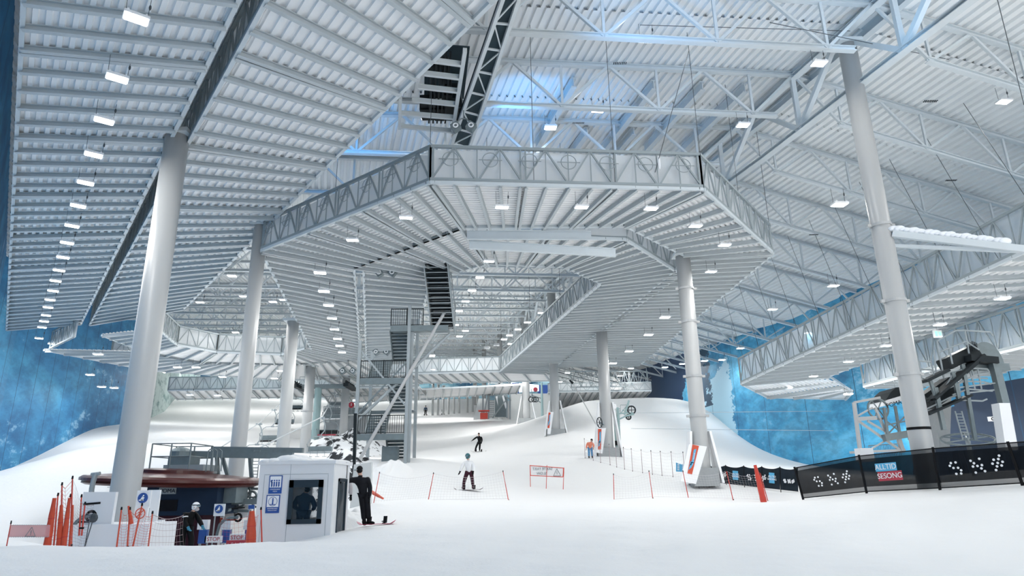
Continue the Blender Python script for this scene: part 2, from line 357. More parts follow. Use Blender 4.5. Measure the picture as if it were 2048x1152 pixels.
_A = np.zeros((_n+3, _n+3)); _A[:_n, :_n] = _K; _A[:_n, _n] = 1; _A[:_n, _n+1:] = _P; _A[_n, :_n] = 1; _A[_n+1:, :_n] = _P.T
_w = np.linalg.solve(_A, np.concatenate([CP[:, 2], np.zeros(3)]))
def ground(x, y):
    q = np.stack([np.asarray(x, float).ravel(), np.asarray(y, float).ravel()], 1)/_S
    r2 = ((q[:, None]-_P[None])**2).sum(-1)
    z = _phi(r2) @ _w[:_n] + _w[_n] + q @ _w[_n+1:]
    return z.reshape(np.shape(x))
def gz(x, y): return float(ground(np.array([x]), np.array([y]))[0])
def on(px, y, n=14):
    """point of the snow in the viewing column px at depth y"""
    x = aty(px, 950, y).x
    return V((x, y, gz(x, y)))
def build_ground():
    ys = [-3.0]
    while ys[-1] < 178: ys.append(ys[-1]+max(0.16, 0.012*max(ys[-1], 0)+0.02*max(0, 8-ys[-1])))
    us = np.linspace(-1, 1, 230)
    vs = []; fs = []
    Y = np.array(ys)[:, None]; half_l = 28+0.62*np.maximum(Y, 0); half_r = 24+0.16*np.maximum(Y, 0)
    X = np.where(us[None] < 0, us[None]*half_l, us[None]*half_r); YY = np.broadcast_to(Y, X.shape)
    Z = np.concatenate([ground(X[i:i+20], YY[i:i+20]) for i in range(0, len(ys), 20)])
    rng = np.random.default_rng(3)
    Z = Z + 0.012*np.sin(X*2.1+YY*0.7)*np.sin(YY*2.7-X*0.4) + 0.008*np.sin(X*5.3)*np.sin(YY*6.1) + rng.normal(0, 0.010, Z.shape)*(YY < 20) + 0.035*np.sin(X*0.9+1)*np.sin(YY*1.3)*(YY < 24) + 0.02*np.sin(X*3.1+YY)*np.sin(YY*2.0-X)*(YY < 18)
    ny, nx = X.shape
    vs = np.stack([X, YY, Z], -1).reshape(-1, 3).tolist()
    fs = [(j*nx+i, j*nx+i+1, (j+1)*nx+i+1, (j+1)*nx+i) for j in range(ny-1) for i in range(nx-1)]
    b = MB(); b.add(vs, fs); return b.build('ground', 'snow', smooth=True, kind='structure')
build_ground()

# ------------------------------------------------------------------ walls
def wall(name, p, m, z0, z1, th=0.3):
    b = MB()
    for (x0, y0), (x1, y1) in zip(p[:-1], p[1:]): b.beam((x0, y0, (z0+z1)/2), (x1, y1, (z0+z1)/2), th, z1-z0)
    return b.build(name, m, kind='structure')
wall('wall_left', [(10.5, -19.0), (-45.9, 56.2), (-48.0, 62), (-54.0, 92), (-62, 118), (-76, 150), (-84, 176)], 'muralleft', -3, 38)
wall('wall_right', [(54, -20), (34, 30), (31.0, 46), (29.2, 55), (26.6, 69), (24.3, 93), (22, 135)], 'muralright', -3, 36)
wall('wall_back', [(-88, 176), (24, 176)], 'muralfar', 15, 42)

# ------------------------------------------------------------------ corrugated sheets
def clip(poly, ax, s):
    """interval along the rib direction where line offset s crosses the convex polygon; ax = (dir, normal)"""
    d, n = ax; ts = []
    for a, b in zip(poly, poly[1:]+poly[:1]):
        sa, sb = a.dot(n)-s, b.dot(n)-s
        if (sa <= 0) != (sb <= 0): k = sa/(sa-sb); ts.append((a.lerp(b, k)).dot(d))
    return (min(ts), max(ts)) if len(ts) >= 2 else None
def corrugated(b, poly3, rdir, period=0.34, depth=0.09, minlen=0.05):
    """trapezoid profile sheet over the convex polygon poly3 (coplanar 3-D points), ribs along rdir; the points lie in its under face"""
    P3 = [V(p) for p in poly3]; poly = [V((p.x, p.y)) for p in P3]
    nrm = None
    for i in range(1, len(P3)-1):
        c = (P3[i]-P3[0]).cross(P3[i+1]-P3[0])
        if c.length > 1e-3: nrm = c.normalized(); break
    def zp(q): return P3[0].z-(nrm.x*(q.x-P3[0].x)+nrm.y*(q.y-P3[0].y))/nrm.z
    d = V((rdir[0], rdir[1])).normalized(); n = V((-d.y, d.x))
    lo, hi = min(p.dot(n) for p in poly), max(p.dot(n) for p in poly)
    prof = [(0, 0), (0.42, 0), (0.5, 1), (0.92, 1)]; S = []; k = math.floor(lo/period)
    while k*period < hi:
        for o, h in prof:
            s = (k+o)*period
            if lo+0.002 < s < hi-0.002: S.append((s, h*depth))
        k += 1
    S = [(lo+0.001, 0)]+S+[(hi-0.001, 0)]; prev = None
    for s, h in S:
        t = clip(poly, (d, n), s)
        if t is None: prev = None; continue
        q0, q1 = d*t[0]+n*s, d*t[1]+n*s
        cur = (V((q0.x, q0.y, zp(q0)+h)), V((q1.x, q1.y, zp(q1)+h)))
        if prev: b.add([prev[0], prev[1], cur[1], cur[0]], [(0, 1, 2, 3)])
        prev = cur
    return b

# ------------------------------------------------------------------ the roof
RIDGE = [V((27.0, -16.0)), V((15.7, 26.0)), V((13.9, 33.0)), V((4.3, 68.0)), V((1.4, 85.5)), V((-1.6, 105.0)), V((-12.0, 172.0))]
def rz_(y): return 22.0 + max(0.0, y-60.0)*0.10
def ridge_at(y):
    for a, b in zip(RIDGE[:-1], RIDGE[1:]):
        if a.y <= y <= b.y: return a.lerp(b, (y-a.y)/(b.y-a.y))
    return RIDGE[-1]
def ridge_dir(y): a, b = ridge_at(max(-15.9, y-0.5)), ridge_at(min(y+0.5, 171)); return (b-a).normalized()
LT, RT = V((-1.0, -0.10)), V((1.0, 0.16)); RS = 0.24       # truss directions either side of the ridge, fall to the right
LL, RL = 62.0, 30.0
def roof():
    lb = MB(); rb = MB(); ys = [-16, 0, 15, 26, 33, 60, 68, 85.5, 105, 172]
    for y0, y1 in zip(ys[:-1], ys[1:]):
        a, c = ridge_at(y0), ridge_at(y1); za, zc = rz_(y0), rz_(y1)
        e0, e1 = a+LT*LL, c+LT*LL
        P = [(a.x, a.y, za), (c.x, c.y, zc), (e1.x, e1.y, zc), (e0.x, e0.y, za)]
        d = (c-a).normalized()
        corrugated(lb, P, d, 0.42, 0.14)
        f0, f1 = a+RT*RL, c+RT*RL
        P = [(a.x, a.y, za), (c.x, c.y, zc), (f1.x, f1.y, zc-RS*RL), (f0.x, f0.y, za-RS*RL)]
        corrugated(rb, P, d, 0.42, 0.14)
        for A_ in ([(a.x, a.y, za), (c.x, c.y, zc), (e1.x, e1.y, zc), (e0.x, e0.y, za)], P): lb.add([V(q)+V((0, 0, 0.17)) for q in A_], [(0, 1, 2, 3)])
    b = lb; o = len(b.v); b.v += rb.v; b.f += [tuple(o+i for i in f) for f in rb.f]; b.mi += rb.mi
    b.build('ceiling', 'roofsheet', kind='structure')
roof()
def truss(root, a, b, zdrop, bay=3.6, cw=0.22, ww=0.10, bot_in=(0.0, 0.0)):
    """planar roof truss from a to b: top chord, bottom chord, posts and diagonals as parts"""
    a, b = V(a), V(b); L = (b-a).length; n = max(2, round(L/bay)); dn = V((0, 0, -zdrop))
    MB().ibeam(a, b, cw, 0.24).build('top_chord', 'steel', root)
    ba, bb = a.lerp(b, bot_in[0]/L)+dn, b.lerp(a, bot_in[1]/L)+dn
    MB().ibeam(ba, bb, cw, 0.22).build('bottom_chord', 'steel', root)
    w_ = MB()
    for i in range(n):
        p, q = a.lerp(b, i/n), a.lerp(b, (i+1)/n); m_ = p.lerp(q, 0.5)
        w_.beam(p, m_+dn, ww, ww); w_.beam(m_+dn, q, ww, ww); w_.beam(m_, m_+dn, ww*0.9, ww*0.9)
    w_.build('web', 'steel', root)
def roof_trusses():
    k = 0; ys = []; y = -1.8
    while y < 150: ys.append(y); y += 5.25 if y < 90 else 7.0
    for k, y in enumerate(ys):
        c = ridge_at(y); z = rz_(y)-0.16
        t = thing('roof_truss', 'white lattice roof truss under the flat roof bay, %s the camera' % ordi(k), 'roof truss', (c.x, c.y, z-2.4), group='trusses under the flat roof bay')
        e = c+LT*(34 if y < 60 else 50)
        truss(t, (c.x, c.y, z), (e.x, e.y, z), 2.45, 4.6, 0.26, 0.13, (1.2, 0.5))
        t = thing('sloping_roof_truss', 'white lattice truss under the sloping roof bay, %s the camera' % ordi(k), 'roof truss', (c.x, c.y, z-2.4), group='trusses under the sloping roof bay')
        R_ = 23.0 if y < 60 else 27.0
        e = c+RT*R_
        truss(t, (c.x, c.y, z), (e.x, e.y, z-RS*R_), 2.2, 5.2, 0.24, 0.12, (2.2, 1.5))
    # the deep primary truss along the ridge, in three straight lengths
    for i, (y0, y1) in enumerate(((14, 33), (33, 68), (68, 105))):
        a, b = ridge_at(y0), ridge_at(y1); z0, z1 = rz_(y0)-0.3, rz_(y1)-0.3
        t = thing('ridge_truss', 'deep box truss carrying the roof along the ridge, %s length' % ('nearest', 'middle', 'far')[i], 'ridge truss', (a.x, a.y, z0-3), group='ridge truss lengths')
        truss(t, (a.x, a.y, z0), (b.x, b.y, z1), 3.0, 7.0, 0.40, 0.24)
        MB().ibeam((a.x+0.9, a.y, z0-0.1), (b.x+0.9, b.y, z1-0.1), 0.34, 0.5).build('side_beam', 'steel', t)
    for i, (px, py) in enumerate(((1148, 165), (1308, 170), (1405, 172), (1490, 176), (1175, 262), (1268, 262))):
        p = atz(px, py, 21.6); d = ridge_dir(p.y)
        MB().ibeam((p.x, p.y, 21.62), (p.x+d.x*7, p.y+d.y*7, 21.62), 0.30, 0.55, 0.05).build('roof_purlin', 'steel', label='deep blue-lit purlin under the roof sheet, number %s from the gallery' % 'one two three four five six'.split()[i], category='roof beam', group='purlins under the roof sheet')
roof_trusses()

# ------------------------------------------------------------------ suspended ski-track decks
ZD, ZL, HT = 13.9, 15.5, 1.62
def parapet(root, a, b, mod=3.55, H=HT, cloth=True, h=0.14, dbl=True, sub=4):
    a, b = V(a), V(b); L = (b-a).length; n = max(1, round(L/mod)); up = V((0, 0, H))
    t = MB()
    t.beam(a, b, h, h, dz=h/2); t.beam(a+up, b+up, h, h*0.9)
    nd = n*sub
    for i in range(n+1):
        for s_ in ((-0.11, 0.11) if dbl else (0,)):
            k = min(1, max(0, i/n+s_/L)); p = a.lerp(b, k); t.beam(p, p+up, 0.07, 0.07)
    d = (b-a).normalized()
    for i in range(n):
        p, q = a.lerp(b, i/n), a.lerp(b, (i+1)/n); mid = p.lerp(q, .5)
        t.beam(p, p.lerp(q, .25)+up, 0.07, 0.07); t.beam(p.lerp(q, .25)+up, mid, 0.07, 0.07); t.beam(mid, p.lerp(q, .75)+up, 0.07, 0.07); t.beam(p.lerp(q, .75)+up, q, 0.07, 0.07)
        for k in (.25, .5, .75): t.beam(p.lerp(q, k), p.lerp(q, k)+up, 0.045, 0.045)
    o = t.build('edge_truss', 'trussgrey', root)
    if cloth:
        x = d.cross(V((0, 0, 1)))
        nn = n*8; P = []
        for i in range(nn+1):
            q = a.lerp(b, i/nn)+x*(cloth*0.18+0.02*math.sin(i*1.7))
            P += [q+V((0, 0, 0.05)), q+V((0, 0, H-0.05))]
        MB().add(P, [(2*i, 2*i+2, 2*i+3, 2*i+1) for i in range(nn)]).build('screen', 'cloth', o)
    return o
def lane(root, a0, a1, b0, b1, z=ZD, z1=None, mod=3.55, nin=3, tA=0, tB=0, H=HT, edge=True, jw=0.13, jh=0.24, rib=None, period=0.34):
    """a deck field between edge a0-a1 and edge b0-b1: joists across, corrugated sheet above them, edge beams, parapets"""
    z1 = z if z1 is None else z1
    A0, B0 = V((a0[0], a0[1], z)), V((b0[0], b0[1], z)); A1, B1 = V((a1[0], a1[1], z1)), V((b1[0], b1[1], z1))
    L = ((A1-A0).length+(B1-B0).length)/2; n = max(1, round(L/mod)); dj = V((0, 0, -jh/2))
    for i in range(n):
        ks = [0.11/L + i/n] + [i/n+(j+1)/(nin+1)/n for j in range(nin)] + [(i+1)/n-0.11/L]
        for k in ks:
            p, q = A0.lerp(A1, k)+dj, B0.lerp(B1, k)+dj
            if (q-p).length < 0.6: continue
            jb = MB(); jb.ibeam(p, q, jw, jh); d = (q-p).normalized()
            jb.m(1); jb.beam(p-d*0.05, p+d*0.06, jw+0.05, 0.10, dz=jh/2-0.05); jb.beam(q-d*0.06, q+d*0.05, jw+0.05, 0.10, dz=jh/2-0.05)
            jb.build('joist', ['joist', 'galv'], root)
    rd = ((A1-A0)+(B1-B0)) if rib is None else V((*rib, 0))
    poly = []
    for p in (A0, A1, B1, B0):
        if not poly or (p-poly[-1]).length > 0.05: poly.append(p)
    if z == z1: corrugated(MB(), poly, rd, period).build('deck_sheet', 'sheet', root) if 0 else (lambda bb: (corrugated(bb, poly, rd, period), bb.build('deck_sheet', 'sheet', root)))(MB())
    else:
        bb = MB(); corrugated(bb, poly, rd, period); bb.build('deck_sheet', 'sheet', root)
    if edge:
        [MB().beam(p_, q_, 0.14, 0.16, dz=-0.06).build('edge_beam', 'steel', root) for p_, q_ in ((A0, A1), (B0, B1)) if (p_-q_).length > 0.1]
    if tA: parapet(root, A0, A1, cloth=tA, H=H)
    if tB: parapet(root, B0, B1, cloth=tB, H=H)
def deck(name, label, p, cat='track deck'): return thing(name, label, cat, (p[0], p[1], p[2]))
def nt(n_, t_): return (0.8*n_-0.6*t_, 0.6*n_+0.8*t_)   # left hall frame: n across, t along
t = deck('suspended_track_deck', 'wide white corrugated deck hung along the blue wall, with a row of lamps', (-12, 14, ZL))
lane(t, nt(-1.72, -10.1), nt(-1.72, 72.0), nt(3.35, -10.1), nt(3.35, 66), ZL, mod=6.8, nin=4, tB=-1, jw=0.17, jh=0.22, H=1.7)
t = deck('suspended_track_deck', 'white corrugated deck beside the leaning bare column, lane next to the open roof', (-6, 14, ZL))
lane(t, nt(4.0, -10.1), nt(4.0, 66), nt(9.45, -3.3), nt(9.45, 56), ZL, mod=6.8, nin=4, tA=1, jw=0.17, jh=0.22, H=1.7, edge=True)
# central loop: three straight sides outside, each with an inner lane
O1, O2, O3, O4 = (-13.36, 33.15), (-3.37, 25.21), (8.37, 26.29), (14.59, 34.75)
M1, M2, M3, M4 = (-9.13, 36.2), (-2.37, 30.25), (5.68, 30.37), (10.12, 35.39)
I2, I3, I4 = (-2.2, 31.1), (5.97, 32.3), (10.29, 38.34)
N1, N2, N3, N4 = (-4.94, 38.41), (-1.38, 35.84), (3.09, 36.58), (5.68, 39.96)
t = deck('loop_deck', 'flat front of the hanging octagonal track loop, two lanes with circle-patterned screen', (2, 28, ZD))
lane(t, O2, O3, M2, M3, rib=(1, .06), tA=-1, tB=0, period=0.24)
lane(t, I2, I3, N2, N3, rib=(1, .06), period=0.24)
parapet(t, V((1.6, 31.7, ZD)), V((*I3, ZD)), cloth=1)
def emblem(root, a, b, zc, R_=0.33):
    a, b = V(a), V(b); d = (b-a).normalized(); n = max(1, int((b-a).length/1.55)); x = d.cross(V((0, 0, 1))); e = MB()
    M3_ = Matrix((d, V((0, 0, 1)), x)).transposed()
    def flush(e): e.build('circle_emblem', 'galvlight', root)
    for i in range(n):
        p = a.lerp(b, (i+.5)/n)+V((0, 0, zc))+x*0.15
        e = MB(); e.ring(p, R_, 0.022, n=20, k=4, M3=M3_); e.beam(p-d*R_*1.5, p+d*R_*1.5, 0.03, 0.03); flush(e)
emblem(t, (*O2, ZD), (*O3, ZD), 0.98)
t = deck('loop_deck', 'slanting side of the hanging track loop between bare column and stair gallery', (-8, 30, ZD))
lane(t, O1, O2, M1, M2, rib=(.78, -.62), tA=-1, period=0.26)
lane(t, M1, M2, N1, N2, rib=(.78, -.62), period=0.26)
emblem(t, (*O1, ZD), (*O2, ZD), 0.98)
t = deck('loop_deck', 'slanting side of the hanging track loop facing the sloping roof', (12, 31, ZD))
lane(t, O3, O4, M3, M4, rib=(-.59, -.81), tA=-1, period=0.26)
lane(t, I3, I4, N3, N4, rib=(-.59, -.81), tA=-1, period=0.26)
L1, L2, L3 = (-18.34, 59.09), (-15.16, 64.78), (-9.98, 63.09)
t = deck('loop_deck', 'long two-lane deck running uphill above the chairlift', (-12, 36, ZD))
lane(t, O1, L1, M1, L2, rib=(-4.9, 25.9), nin=2, edge=True)
lane(t, (M1[0]+.5, M1[1]+.3), (L2[0]+.6, L2[1]), N1, L3, rib=(-5, 25), nin=2)
R1, R2, R3, R4 = (-1.47, 73.13), (3.61, 74.59), (4.4, 74.0), (13.4, 72.1)
t = deck('loop_deck', 'long uphill deck with screened truss edge over the main slope', (7, 40, ZD))
lane(t, N4, R1, I4, R2, rib=(-7, 34), tA=1)
parapet(t, V((*I4, ZD)), V((*R2, ZD)), cloth=1)
t = deck('loop_deck', 'widening outer deck between the row of bare columns and the sloping roof', (12, 40, ZD))
lane(t, M4, (4.6, 70.0), O4, (13.5, 70.0), rib=(-4, 34), tA=0)
# the wedge joining both near corners
t = deck('ring_deck', 'far deck ring with open mesh truss behind the chairlift columns', (-28, 58, ZD))
H1, H2, H3, H4, H5 = (-27.98, 50.7), (-29.39, 56.53), (-27.41, 60.04), (-21.95, 61.66), (-18.92, 59.04)
K1, K2, K3, K4, K5 = (-33.5, 52.5), (-33.6, 59.6), (-31.07, 65.0), (-22.9, 66.9), (-15.2, 64.8)
lane(t, H1, H2, K1, K2, tA=-1, nin=2); lane(t, H2, H3, K2, K3, tA=-1, nin=2); lane(t, H3, H4, K3, K4, tA=-1, nin=2); lane(t, H4, H5, K4, K5, tA=-1, nin=2)
t = deck('ring_deck', 'outer lane of the far ring, pale joists above the snow slope', (-30, 70, ZD))
Q1, Q2, Q3, Q4 = (-42.0, 58.0), (-38.4, 69.2), (-27.3, 76.8), (-13.5, 76.5)
lane(t, K2, K3, Q1, Q2, nin=2); lane(t, K3, K4, Q2, Q3, nin=2); lane(t, K4, K5, Q3, Q4, nin=2)
parapet(t, V((-36.4, 53.4, ZD)), V((-41.5, 58.0, ZD)), cloth=1); parapet(t, V((*K3, ZD)), V((-38.4, 62.0, ZD)), cloth=1)
t = deck('cross_deck', 'low far deck across the hall with screened edge, beyond the ring', (-30, 84, ZD))
lane(t, (-44, 84.0), (-12, 84.0), (-47, 92.5), (-12, 91.5), tA=-1, nin=2)
t = deck('cross_deck', 'far cross deck behind the stair tower closing the main slope loop', (-8, 76, ZD))
lane(t, (-22, 74.6), R1, (-22, 81.0), (-0.4, 80.5), tA=-1, nin=2)
lane(t, R1, R2, (-0.4, 80.5), (4.6, 80.5), nin=1)
t = deck('cross_deck', 'farthest pale deck under which the distant columns stand', (-12, 94, 14.4))
lane(t, (-26, 90.0), (1.0, 84.0), (-28, 101), (0.5, 92), 14.0, nin=2)
# right-hand loop, falling away gently
def D3(x, y): return V((x, y, 11.4-0.08*(y-29)))
t = deck('low_loop_deck', 'lower right deck with frosted truss edge crossing behind the banded column', (23, 30, 9.4))
lane(t, (24.6, 20.0), (18.6, 54.0), (30.2, 20.0), (24.2, 50.5), 12.12, 9.4, tA=1, H=2.0, nin=2)
t = deck('low_loop_deck', 'turning end of the lower right deck under three flat lamps', (22, 56, 8.6))
lane(t, (18.6, 54.0), (22.3, 58.4), (24.2, 50.5), (26.0, 52.0), 9.4, 8.8, nin=1, edge=True)
lane(t, (22.3, 58.4), (28.6, 57.0), (26.0, 52.0), (26.6, 52.0), 8.8, 8.4, nin=2)
t = deck('low_loop_deck', 'returning lane of the lower right deck above the drag lift station', (28, 40, 8.0))
lane(t, (26.6, 22.0), (25.4, 48.0), (33.0, 24.0), (29.8, 48.0), 8.0, 8.2, tA=1, H=2.0, nin=2)
t = deck('snow_loft_deck', 'dim low deck ceiling in the dark recess behind the white mound', (14, 110, 13.2))
lane(t, (5.0, 96), (20.0, 96), (5.0, 128), (22.0, 128), 14.6, nin=3, tA=-1, H=1.2, mod=4)
parapet(t, V((8, 92, 14.6)), V((20, 98, 15.4)), cloth=False, H=2.3)

# loose crane beams laid under the middle lane
b = MB(); b.ibeam((-2.2, 30.6, 13.55), (4.0, 30.9, 13.55), 0.16, 0.45, 0.04); b.build('spreader_beam', 'steel', label='short white I-beam under the loop, upper of two', category='steel beam')
b = MB(); b.ibeam((-2.1, 31.0, 13.2), (5.3, 31.7, 12.9), 0.16, 0.45, 0.04); b.build('spreader_beam', 'steel', label='long white I-beam under the loop, lower of two', category='steel beam')

# ------------------------------------------------------------------ columns
def column(label, x, y, z0, z1, r, clamps=(), name='hall_column', base=None, band=None):
    t = thing(name, label, 'column', (x, y, z0))
    b = MB().lathe((x, y, 0), [(r*1.0, z0), (r, z0+1), (r*0.96, z1)], 32)
    b.build('shaft', 'column', t, smooth=True)
    for z in clamps:
        c = MB().lathe((x, y, z), [(r, -0.06), (r*1.06, -0.06), (r*1.06, 0.06), (r, 0.06)], 32)
        for s_ in (-1, 1): c.box((x+s_*(r+0.09), y-0.02, z), (0.16, 0.12, 0.12))
        c.build('clamp', 'column', t)
    if band is not None: MB().lathe((x, y, band), [(r*1.02, -0.05), (r*1.03, -0.05), (r*1.03, 0.05), (r*1.02, 0.05)], 32).build('strap', 'black', t)
    cap = MB().box((x, y, z1), (r*2.6, r*2.2, 0.18)); cap.build('cap_plate', 'steel', t)
    if base:
        h, w_ = base
        q = MB()
        for sx_ in (-1, 1):
            q.prism([(x+sx_*w_, y-0.7, z0), (x+sx_*w_, y+0.7, z0), (x+sx_*r*1.05, y+0.3, z0+h), (x+sx_*r*1.05, y-0.3, z0+h)], (sx_*0.12, 0, 0))
        q.build('side_pad', 'signwhite', t)
        MB().box((x, y, z0+0.3), (w_*1.7, 1.3, 0.9)).build('concrete_foot', 'concrete', t)
    return t
column('thick bare white column rising out of the lift station', -13.75, 24.3, -0.9, 15.7, 0.485)
column('white column reaching the corner of the hanging loop', -13.7, 33.6, 0.5, 15.5, 0.375)
column('white column behind the chairlift beam, second back from the wheel', -16.7, 48.8, gz(-16.7, 48.8)-0.5, 13.9, 0.46)
column('white column with one clamp under the far end of the chairlift deck', -21.0, 67.9, gz(-21, 67.9)-0.5, 13.9, 0.5, clamps=(9.2,))
column('slim far column behind the chairs', -19.3, 76.0, gz(-19.3, 76)-0.5, 13.9, 0.45)
column('tall roof column with clamp bands beside the drag lift station', 15.6, 26.0, 0.8, 20.9, 0.405, clamps=(11.9, 8.6, 5.6), band=3.5)
column('white column with clamps and padded foot carrying a red and blue banner', 9.7, 35.35, 1.6, 14.0, 0.42, clamps=(12.0, 10.1, 7.1, 5.0), base=(2.6, 0.75))
column('middle padded column beside the drag lift tower', 7.35, 53.4, gz(7.35, 53.4)-0.2, 14.3, 0.47, base=(4.3, 1.0))
column('distant padded column with grey foot block under the uphill deck', 4.2, 68.0, gz(4.2, 68)-0.3, 22.2, 0.46, base=(3.6, 1.1))
column('far padded column in front of the pale concrete wall', 1.6, 85.5, gz(1.6, 85.5)-0.3, 24.0, 0.5, base=(3.6, 1.2))
for i, (px, py, y) in enumerate(((999, 652, 105), (968, 683, 124), (950, 700, 140))):
    p = aty(px, py, y); column('roof column rising above the uphill deck truss, %s the camera' % ordi(i), p.x, y, gz(p.x, y)-0.5, p.z+0.5, 0.42 if i < 4 else .35)
for i in range(9):
    p = aty(866+i*10.5+(6 if i > 5 else 0), 790, 118+i*2)
    column('thin distant column at the top of the main slope, number %s of nine' % 'one two three four five six seven eight nine'.split()[i], p.x, p.y, gz(p.x, p.y)-0.5, 19.5, 0.22)

# ------------------------------------------------------------------ lamps
def lamp_meshes():
    h = MB(); h.box((0, 0, 0.045), (0.62, 0.42, 0.08))
    for s_ in (-1, 1): h.box((s_*0.22, 0, 0.10), (0.05, 0.40, 0.06))
    d = MB(); d.box((0, 0, 0.0), (0.54, 0.35, 0.03))
    wv = MB()
    for s_ in (-1, 1): wv.tube((s_*0.26, 0, 0.08), (s_*0.28, 0, 0.75), 0.008, n=5)
    wv.ell((0.28, 0, 0.5), (0.035, 0.035, 0.09), 6, 4)
    out = []
    for b, nm, mm in ((h, 'housing', 'white'), (d, 'diffuser', 'lamp'), (wv, 'hanger', 'cable')):
        o = b.build(nm, mm); me = o.data; bpy.data.objects.remove(o); out.append((nm, me))
    return out
LM = lamp_meshes()
LD = {}
def lamp(p, label, group, rz=0.0, sc_=1.0, energy=190, tilt=0):
    t = thing('floodlight', label, 'lamp', p, rz, group); t.scale = (sc_, sc_, sc_)
    if tilt: t.rotation_euler = (tilt, 0, rz)
    for nm, me in LM: put(me, nm, t)
    if energy:
        if energy not in LD:
            l = bpy.data.lights.new('floodlight_beam', 'AREA'); l.shape = 'RECTANGLE'; l.size = 0.5; l.size_y = 0.33; l.energy = energy; l.color = (1.0, 0.985, 0.95); LD[energy] = l
        o = bpy.data.objects.new('beam', LD[energy]); sc.collection.objects.link(o); o.parent = t; o.location = (0, 0, -0.03)
    return t
def lamprow(pts, z, text_, group, rz=0.0, **kw):
    P = sorted([atz(x, y, z) for x, y in pts], key=lambda p: p.length)
    for i, p in enumerate(P): lamp(p, text_ + ', %s the camera' % ordi(i), group, rz, **kw)
HD = math.radians(36.9)
lamprow([(272, 38), (234, 157), (208, 242), (187, 310), (171, 366), (156, 412), (144, 452), (134, 486), (126, 515), (118, 541), (111, 562), (106, 582), (100, 600), (96, 615), (92, 631), (88, 643), (84, 655), (78, 677), (104, 688)], 14.6, 'flat lamp in the row along the blue wall deck', 'lamps along the blue wall deck', HD, sc_=1.06)
lamprow([(640, 546), (648, 583), (657, 611), (664, 637), (669, 659), (675, 678), (679, 692), (684, 705)], 13.1, 'flat lamp in the row above the chairlift', 'lamps above the chairlift', 0.2, sc_=1.1)
lamprow([(812, 436), (705, 481), (1004, 415), (1163, 415), (1302, 418), (1391, 453), (1449, 491), (978, 523), (1422, 544)], 13.0, 'lamp hanging under the octagonal loop deck', 'lamps under the loop deck', 0.1, energy=140, sc_=0.95, tilt=0.12)
lamprow([(1330, 635), (1297, 670), (1258, 703), (1226, 727), (1300, 610)][:4], 13.1, 'lamp under the widening outer deck', 'lamps under the outer deck', 0.1, energy=260, sc_=1.2)
lamprow([(1293, 80), (1196, 221), (1101, 256), (855, 236)], 20.4, 'bright lamp hanging from the flat roof', 'lamps under the flat roof', 0.1, sc_=1.1, energy=110)
lamprow([(1638, 128), (1486, 251), (2008, 204)], 18.6, 'bright lamp beside the tall roof column', 'lamps beside the tall roof column', 0.1, sc_=1.0, energy=110)
lamprow([(1679, 410), (1667, 572), (1545, 619), (1617, 666), (1481, 697), (1444, 720), (1409, 722)], 15.0, 'small lamp under the sloping roof', 'lamps under the sloping roof', 0.1, sc_=1.2)
lamprow([(960, 555), (944, 581), (931, 603), (918, 622), (911, 650), (931, 662), (919, 673), (1083, 626), (1055, 645), (1036, 659), (1019, 671), (1008, 679), (1021, 688)], 19.4, 'lamp in the deep roof field beyond the loop', 'lamps in the deep roof field', 0.1, energy=300, sc_=1.3)
for i, (x, y) in enumerate(((993, 690), (974, 696), (864, 713), (873, 692))):
    lamp(aty(x, y, 88), 'glaring round-looking floodlight over the far slope, %s in the row' % ('first', 'second', 'third', 'fourth')[i], 'glaring floodlights over the far slope', 0, 1.3, tilt=0.7)
lamprow([(458, 516), (464, 552), (400, 605), (487, 593), (546, 604), (567, 600), (471, 665), (487, 677)], 19.0, 'lamp over the open well of the far ring', 'lamps over the far ring well', 0.1, energy=300, sc_=1.2)
lamprow([(196, 709), (355, 735), (392, 735), (561, 742), (549, 757), (445, 754), (180, 750)], 13.1, 'lamp under the far ring deck', 'lamps under the far ring', 0.1, energy=260, sc_=1.2)
lamprow([(203, 774), (228, 776), (380, 790), (435, 791)], 13.0, 'lamp low over the upper snow slope', 'lamps over the upper snow slope', 0.1, sc_=1.3)
for i, (x, y, d) in enumerate(((2005, 598, 29), (1880, 650, 34), (1773, 692, 39), (1697, 724, 45), (1627, 753, 50), (1583, 772, 54), (1697, 789, 50), (1800, 790, 44))):
    lamp(aty(x, y, d), 'lamp under the lower right deck, %s the camera' % ordi(i), 'lamps under the lower right deck', 0.1, 0.95, energy=300)
for i, (x, y, d) in enumerate(((1170, 722, 95), (1135, 746, 100), (1240, 752, 100), (1120, 764, 105), (1262, 737, 95), (1330, 735, 90), (1365, 728, 88), (880, 762, 95), (935, 762, 95), (1010, 760, 84))):
    lamp(aty(x, y, d), 'tiny far lamp, %s the camera among those beyond the last columns' % ordi(i), 'tiny far lamps', 0.1, 1.3, energy=260)
for i in range(18):  # fill lamps, added only to brighten the dark far upper slope
    x, y = (-62+(i % 6)*10, 98+(i//6)*24); x -= (i//6)*5
    lamp(V((x, y, gz(x, y)+7.5)), 'added fill lamp above the uppermost snow, one of three rows', 'added fill lamps above the uppermost snow', 0.1, 1.2, energy=480)
# rows that carry on over and behind the camera
for i in range(6):
    lamp(V((-3+i*5, 6+(i % 2)*6, 18.5)), 'lamp of the roof rows over the foreground snow, number %s' % 'one two three four five six'.split()[i], 'lamps over the foreground', 0.1, 1.1, energy=110)

